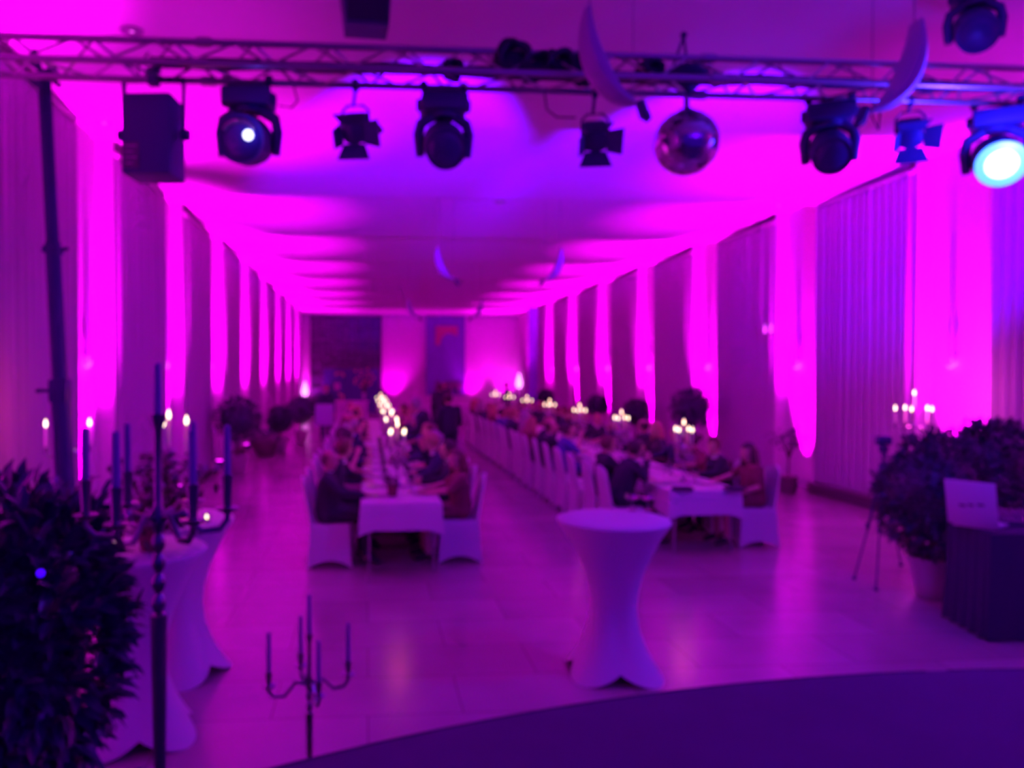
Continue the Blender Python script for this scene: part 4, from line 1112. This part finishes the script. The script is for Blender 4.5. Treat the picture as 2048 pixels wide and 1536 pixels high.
def standing(lean=0, tray=False, hgt_=1.0):
    p = dict(pelvis=(0,0,.96), chest=(0,.02+lean*.45,1.30), neck=(0,.03+lean*.8,1.455-lean*.12), head=(0,.06+lean,1.60-lean*.18), yaw=0, pitch=-lean*.5, seated=False)
    cx, cy, cz = p['neck']
    p['sh'] = [(-.19,cy-.02,cz-.06),(.19,cy-.02,cz-.06)]
    if tray: p['el'] = [(-.25,cy,1.12),(.25,cy,1.12)]; p['wr'] = [(-.17,cy+.24,1.10),(.17,cy+.24,1.10)]; p['ha'] = [(-.13,cy+.34,1.10),(.13,cy+.34,1.10)]
    else: p['el'] = [(-.26,cy-.02,1.13),(.26,cy+.02,1.13)]; p['wr'] = [(-.24,cy+.05,.88),(.22,cy+.16,.96)]; p['ha'] = [(-.235,cy+.08,.78),(.20,cy+.26,.95)]
    p['hip'] = [(-.09,0,.92),(.09,0,.92)]; p['kn'] = [(-.10,.03,.50),(.11,.02,.50)]; p['an'] = [(-.11,-.02,.085),(.12,-.01,.085)]; p['to'] = [(-.13,.12,.035),(.15,.13,.035)]
    return p
PROTO = {}
def proto(key):
    if key in PROTO: return PROTO[key]
    d = {'m1': (seated(), 'suit', 'short'), 'm2': (seated(lean=-.05, ly=.08, yaw=R(35), pitch=R(-6), armR='lap'), 'suit', 'short'),
         'm3': (seated(lean=.04, ly=-.04, yaw=R(-40), armL='side', fat=1.12), 'suit', 'bald'),
         'm4': (seated(ly=.12, pitch=R(-14), armR='up', fat=1.08), 'suit', 'short'),
         'w1': (seated(yaw=R(20), armL='lap', hz=-.02), 'dress', 'long'), 'w2': (seated(ly=.06, yaw=R(-30), hz=-.03, armR='up'), 'dress', 'bun'),
         'w3': (seated(lean=-.04, ly=-.02, yaw=R(40), hz=-.02), 'dress', 'long'),
         's1': (standing(), 'suit', 'short'), 's2': (standing(lean=.22, tray=True), 'suit', 'short')}[key]
    PROTO[key] = [make_person('person', *d), False]; return PROTO[key]
def set_mat(o, m):
    o.material_slots[0].link = 'OBJECT'; o.material_slots[0].material = m
def place_person(key, loc, rz, label, cloth=None, hair=None, group=None, scale=1.0):
    pr = proto(key)
    if not pr[1]: o = pr[0]; pr[1] = True
    else: o = dup(pr[0])
    o.location = loc; o.rotation_euler = (0,0,rz); o.scale = (scale,)*3
    tag(o, label, 'person', group)
    for c in kids(o):
        n_ = c.name.split('.')[0]
        if cloth and n_ in ('jacket','trousers','dress','skirt'): set_mat(c, M[cloth])
        if hair and n_ == 'hair': set_mat(c, M[hair])
    return o
CW = {'suit': 'dark suit', 'suit2': 'navy suit', 'dress_red': 'wine red dress', 'dress_blue': 'blue dress', 'dress_black': 'black dress', 'dress_rose': 'rose blouse'}
HW = {'hair_dark': 'dark', 'hair_brown': 'brown', 'hair_blond': 'blond', 'hair_grey': 'grey'}
rows = [('left', 'wall', TLX-.78, -PI/2, 8.70, 17), ('left', 'aisle', TLX+.68, PI/2, 8.80, 17), ('right', 'aisle', TRX-.80, -PI/2, 9.45, 19), ('right', 'wall', TRX+.80, PI/2, 9.30, 19)]
rnd = random.Random(12)
FIX = {('left','wall',0): ('m3','suit','hair_dark'), ('left','wall',1): ('m2','suit','hair_brown'), ('left','aisle',0): ('w3','dress_red','hair_brown'),
       ('left','aisle',1): ('m1','suit','hair_dark'), ('right','aisle',0): ('m4','suit','hair_dark'), ('right','aisle',1): ('m1','suit','hair_brown'),
       ('right','wall',0): ('w1','dress_red','hair_dark'), ('right','wall',1): ('m2','suit','hair_brown'), ('right','aisle',5): ('m3','suit','hair_dark')}
EMPTY = {('right','aisle',2), ('left','aisle',8), ('right','aisle',3)}
NOSEAT = {('left','aisle',6)}
plates = []
for side, sd, x, rz, y0, cnt in rows:
    for k in range(cnt):
        if (side, sd, k) in NOSEAT: continue
        y = y0 + .76*k + rnd.uniform(-.03,.03); xx = x + rnd.uniform(-.03,.03)*(1 if k else 0)
        rr = rz + rnd.uniform(-.06,.06)
        w_ = 'white covered chair, %s from the stage on the %s side of the %s table' % (ORD[k], sd, side)
        place_chair(xx, y, rr, w_)
        plates.append((side, sd, k, y))
        if (side, sd, k) in EMPTY: continue
        if (side, sd, k) in FIX: key, cl, hr = FIX[(side, sd, k)]
        else:
            key = rnd.choice(['m1','m2','m3','m4','w1','w2','w3']); hr = rnd.choice(['hair_dark','hair_brown','hair_blond','hair_grey'])
            cl = rnd.choice(['suit','suit','suit2']) if key[0] == 'm' else rnd.choice(['dress_black','dress_red','dress_blue','dress_rose'])
        lab = 'guest in %s, %s seat from the stage, %s side of %s table' % (CW[cl], ORD[k], sd, side)
        fx = .02 if sd == 'aisle' and side == 'left' else 0
        off = .0
        place_person(key, (xx, y, 0.0), rr, lab, cl, hr, 'guests seated at the long tables', rnd.uniform(.97, 1.03))
# waiters and standing people
X = 1.50; place_person('s1', (X+.12, 15.3, 0), R(20), 'standing person in dark suit in the aisle, facing the far end', 'suit', 'hair_dark')
place_person('s2', (1.10, 13.36, 0), R(80), 'person in dark suit standing and bending over the left table', 'suit', 'hair_grey')
place_person('s1', (-.55-.75, 24.2, 0), R(200), 'standing person in navy suit at the far end of the left table', 'suit2', 'hair_brown')
place_person('s2', (2.35, 26.5, 0), R(-30), 'person in dark suit leaning forward at the far end of the aisle', 'suit', 'hair_dark')
place_person('s1', (3.0, 30.0, 0), R(150), 'standing person in dark suit before the tall banner', 'suit', 'hair_brown')
place_person('s1', (5.3, 29.0, 0), R(100), 'standing person near the far end of the right table', 'suit2', 'hair_dark')

# ------------------------------------------------------------------ place settings, first seats only
pl0 = wg0 = None
for side, sd, k, y in plates:
    if k > 7: continue
    tx = TLX if side == 'left' else TRX
    sgn = (-1 if sd == 'wall' else 1) if side == 'left' else (-1 if sd == 'aisle' else 1)
    g = 'dinner plates on the %s table' % side; lab = 'white dinner plate at the %s seat from the stage, %s side of the %s table' % (ORD[k], sd, side)
    loc = (tx + sgn*.24, y, .750)
    if pl0 is None:
        mb = MB(); mb.lathe([(.07,0),(.085,.004),(.13,.016),(.128,.019),(.085,.008),(0,.007)], n=24); pl0 = mb.build('dinner_plate', M['porcelain'], loc=loc); o = pl0
    else: o = dup(pl0, loc, 0)
    tag(o, lab, 'plate', g)
    if abs(((y - 9.4 + 1.2) % 2.4) - 1.2) < .0: continue
    for j in range(2):
        loc = (tx + sgn*(.13+.03*j), y + .13 + .085*j, .750)
        lab = 'wine glass %s the stage at the %s %s-side seat of the %s table' % (['nearer','farther from'][j], ORD[k], sd, side); g = 'wine glasses on the %s table' % side
        if wg0 is None: wg0 = make_glass('wine_glass', lab, 'glass', g, loc); o = wg0
        else: o = dup(wg0, loc, 0, lab, g)
# menu folders on the near end of the right table, flower pot on the near end of the left table
for i, (px, x0) in enumerate(((1370, 0), (1476, 0))):
    X, Y = at(px, 9.02)
    t = thing('menu_folder', ['black menu folder lying at the near edge of the right table beside the candelabrum','black menu folder lying at the near corner of the right table'][i], 'folder', (X, Y+.06, .750), R(-4+8*i))
    mb = MB(); mb.box((0,0,.012),(.22,.16,.02), bev=.004); mb.box((.01,.01,.028),(.21,.15,.012), bev=.003); mb.build('cover', M['black_cloth'], t)
X, Y = at(785, 8.65)
t = thing('table_flower_pot', 'dark pot with a small plant at the near end of the left table', 'flower pot', (X, Y, .750))
mb = MB(); mb.lathe([(.045,0),(.05,.01),(.065,.11),(.07,.12),(.055,.12),(0,.10)], n=18); mb.build('pot', M['dress_red'], t)
mp, ms = MB(), MB(); posy(mp, ms, (0,0,.17), .06, 20, 8, .018); mp.build('flowers', M['petal_red'], t); ms.build('flower_leaves', M['stemgreen'], t)

# ------------------------------------------------------------------ odds and ends in the hall
X, Y = at(649, 20.0)
t = thing('sign_board', 'pale sign board standing on a thin stand beside the potted tree', 'sign', (X, Y, 0), R(-3))
zt, zb_ = hgt(808, X, Y), hgt(851, X, Y)
mb = MB(); mb.box((0,0,(zt+zb_)/2),(.48,.02,zt-zb_), rz=Euler((R(-8),0,0))); mb.build('board', M['board'], t, smooth=False)
mb = MB(); mb.tube([(0,.05,0),(0,.03,zb_+.2)], .015); mb.box((0,.05,.02),(.4,.3,.03)); mb.build('stand', M['black'], t)
# slim speaker by the left wall
X, Y = at(414, 17.0)
t = thing('floor_speaker', 'slim black loudspeaker box standing on the floor by the left wall', 'loudspeaker', (X, Y, 0), R(8))
mb = MB(); mb.box((0,0,.46),(.28,.30,.80), bev=.015); mb.build('cabinet', M['black'], t)
mb = MB(); mb.box((0,-.156,.47),(.24,.012,.72)); mb.build('grille', M['black_cloth'], t, smooth=False)
mb = MB(); mb.box((0,0,.03),(.34,.36,.05), bev=.01); mb.build('base_plate', M['black'], t)
# tripod
X, Y = at(1768, 7.9); H = hgt(872, X, Y)
t = thing('camera_tripod', 'slender black camera tripod standing on the open floor before the right curtains', 'tripod', (X, Y, 0))
feet = [at(1712, 7.95), at(1756, 7.55), at(1806, 8.5)]
for fx, fy in feet:
    d = Vector((fx-X, fy-Y, 0)); mb = MB()
    a = Vector((0,0,H-.33)) + d*.06; b = d*.52 + Vector((0,0,(H-.33)*.46)); e = d + Vector((0,0,.01))
    mb.tube([a, b], .014, n=8); mb.tube([b, e], .008, n=8); mb.tube([b-Vector((0,0,.0)), b+Vector((0,0,.06))], .02, n=8); lg = mb.build('leg', M['black'], t)
    MB().ball(e, .022, n=8).build('rubber_foot', M['black'], lg)
mb = MB(); mb.tube([(0,0,H-.75),(0,0,H-.1)], .015); mb.tube([(0,0,H-.38),(0,0,H-.28)], .04, n=12); mb.build('centre_column', M['black'], t)
mb = MB(); mb.box((0,0,H-.13),(.07,.07,.07), bev=.01); mb.tube([(0,0,H-.13),(.12,.1,H-.25)], .008); mb.build('tripod_head', M['black'], t)
mb = MB(); mb.box((0,0,H-.045),(.13,.09,.09), bev=.012); mb.cyl((0,-.06,H-.045),.035,.06,'y'); tag(mb.build('camera', M['black'], loc=(X, Y, 0)), 'small black camera mounted on top of the tripod', 'camera')

# draped DJ table and laptop at the right edge
TZ = .86
cnr = [at(1898, 6.72), at(1985, 6.10), at(2330, 6.15), at(2280, 6.72)]
t = thing('draped_table', 'black draped equipment table at the right edge of the floor', 'table', (0,0,0))
mb = MB(); N = 24; top, mid, bot = [], [], []; rnd = random.Random(2)
cc = (sum(p[0] for p in cnr)/4, sum(p[1] for p in cnr)/4)
for i in range(4):
    a, b = cnr[i], cnr[(i+1)%4]
    for k in range(N):
        u = k/N; x, y = a[0]+(b[0]-a[0])*u, a[1]+(b[1]-a[1])*u; d = Vector((x-cc[0], y-cc[1])).normalized(); w_ = .02*math.sin(u*N*1.3)
        top.append((x, y, TZ)); mid.append((x+d.x*(.01+w_*.5), y+d.y*(.01+w_*.5), TZ*.5)); bot.append((x+d.x*(.03+w_), y+d.y*(.03+w_), .012))
n = 4*N; vs = top + mid + bot; fs = [(i*n+k, (i+1)*n+k, (i+1)*n+(k+1)%n, i*n+(k+1)%n) for i in range(2) for k in range(n)] + [tuple(range(n))[::-1]]
mb.add(vs, fs); mb.build('table_drape', M['black_cloth'], t)
mb = MB(); mb.box((cc[0],cc[1],TZ-.03),(.9,.4,.03)); mb.build('tabletop', M['wood'], t)
for sx in (-.4,.4):
    for sy in (-.16,.16): mb = MB(); mb.tube([(cc[0]+sx,cc[1]+sy,0),(cc[0]+sx,cc[1]+sy,TZ-.04)], .015); mb.build('leg', M['alu'], t)
X, Y = at(1968, 6.45)
t = thing('laptop', 'pale open laptop standing on the black draped table, lid towards the room', 'laptop', (X, Y, TZ+.003), R(32))
mb = MB(); mb.box((.02,0,.012),(.44,.30,.022), bev=.006); mb.build('keyboard_base', M['laptop'], t)
mb = MB(); mb.box((.02,.0,.0245),(.38,.18,.004)); mb.build('keys', M['keys'], t, smooth=False)
T = Matrix.Translation((-.20,0,.02)) @ Matrix.Rotation(R(-14), 4, 'Y')
mb = MB(); mb.box((0,0,.19),(.018,.36,.38), bev=.006, T=T)
ld = mb.build('lid', M['laptop'], t)
mb = MB(); mb.box((.011,0,.20),(.003,.32,.31), T=T); mb.build('screen', M['screen'], ld, smooth=False)
mb = MB()
for k, (yy, l) in enumerate(((-.07,.05),(.0,.04),(.06,.05))): mb.box((-.0105,yy,.19-.01*k),(.002,l,.018), T=T)
mb.build('lid_mark', M['keys'], ld, smooth=False)
# adapter cable/mixer beside the laptop
X, Y = at(2050, 6.5)
t = thing('mixing_console', 'small mixing console beside the laptop, cut by the right edge', 'mixer', (X, Y, TZ+.003), R(-20))
mb = MB(); mb.add([(-.2,-.15,0),(.2,-.15,0),(.2,.15,0),(-.2,.15,0),(-.2,-.15,.04),(.2,-.15,.04),(.2,.15,.10),(-.2,.15,.10)], [(0,3,2,1),(4,5,6,7),(0,1,5,4),(1,2,6,5),(2,3,7,6),(3,0,4,7)]); mb.build('body', M['keys'], t, smooth=False)
for i in range(5):
    for j in range(3): MB().cyl((-.15+.075*i, -.09+.08*j, .066+.016*j), .012, .03).build('knob', M['alu'], t)
# far bar counter with flowers in front of the dark window
X0, X1 = atY(672, 33), atY(735, 33)
t = thing('side_counter', 'pale draped side counter in front of the dark doorway', 'counter', ((X0+X1)/2, 33, 0))
mb = MB(); mb.box((0,0,.42),(X1-X0,.6,.84), bev=.01); mb.build('drape', M['cloth'], t)
mb = MB(); mb.box((0,0,.86),(X1-X0+.1,.7,.04), bev=.01); mb.build('countertop', M['cloth'], t)
X = atY(728, 33)
t = thing('tall_bouquet', 'tall spreading bouquet on the counter by the dark doorway', 'flowers', (X-.0, 33, .88))
mb = MB(); mb.lathe([(.07,0),(.05,.1),(.09,.35),(.08,.35),(0,.3)], n=14); mb.build('vase', M['pot'], t)
mp, ms = MB(), MB(); rnd = random.Random(8)
for k in range(22):
    a = rnd.uniform(0,2*PI); r_ = rnd.uniform(.1,.5); zz = rnd.uniform(.6,1.35)
    ms.tube([(0,0,.3),(r_*.3*math.cos(a),r_*.3*math.sin(a),zz*.7),(r_*math.cos(a),r_*math.sin(a),zz)], .012, n=4)
    mp.ball((r_*math.cos(a),r_*math.sin(a),zz), .06, n=7)
mp.build('blossoms', M['poster_y'], t); ms.build('stems', M['stemgreen'], t)
# cross table at the far end
t = thing('head_table', 'white clothed cross table at the far end of the aisle', 'table', (3.3, 31.6, 0))
mb = MB(); mb.box((0,0,.375),(3.6,.8,.75), bev=.02); mb.build('cloth_cover', M['cloth'], t)
mb = MB(); mb.box((0,0,.76),(3.3,.7,.02)); mb.build('tabletop', M['cloth'], t)
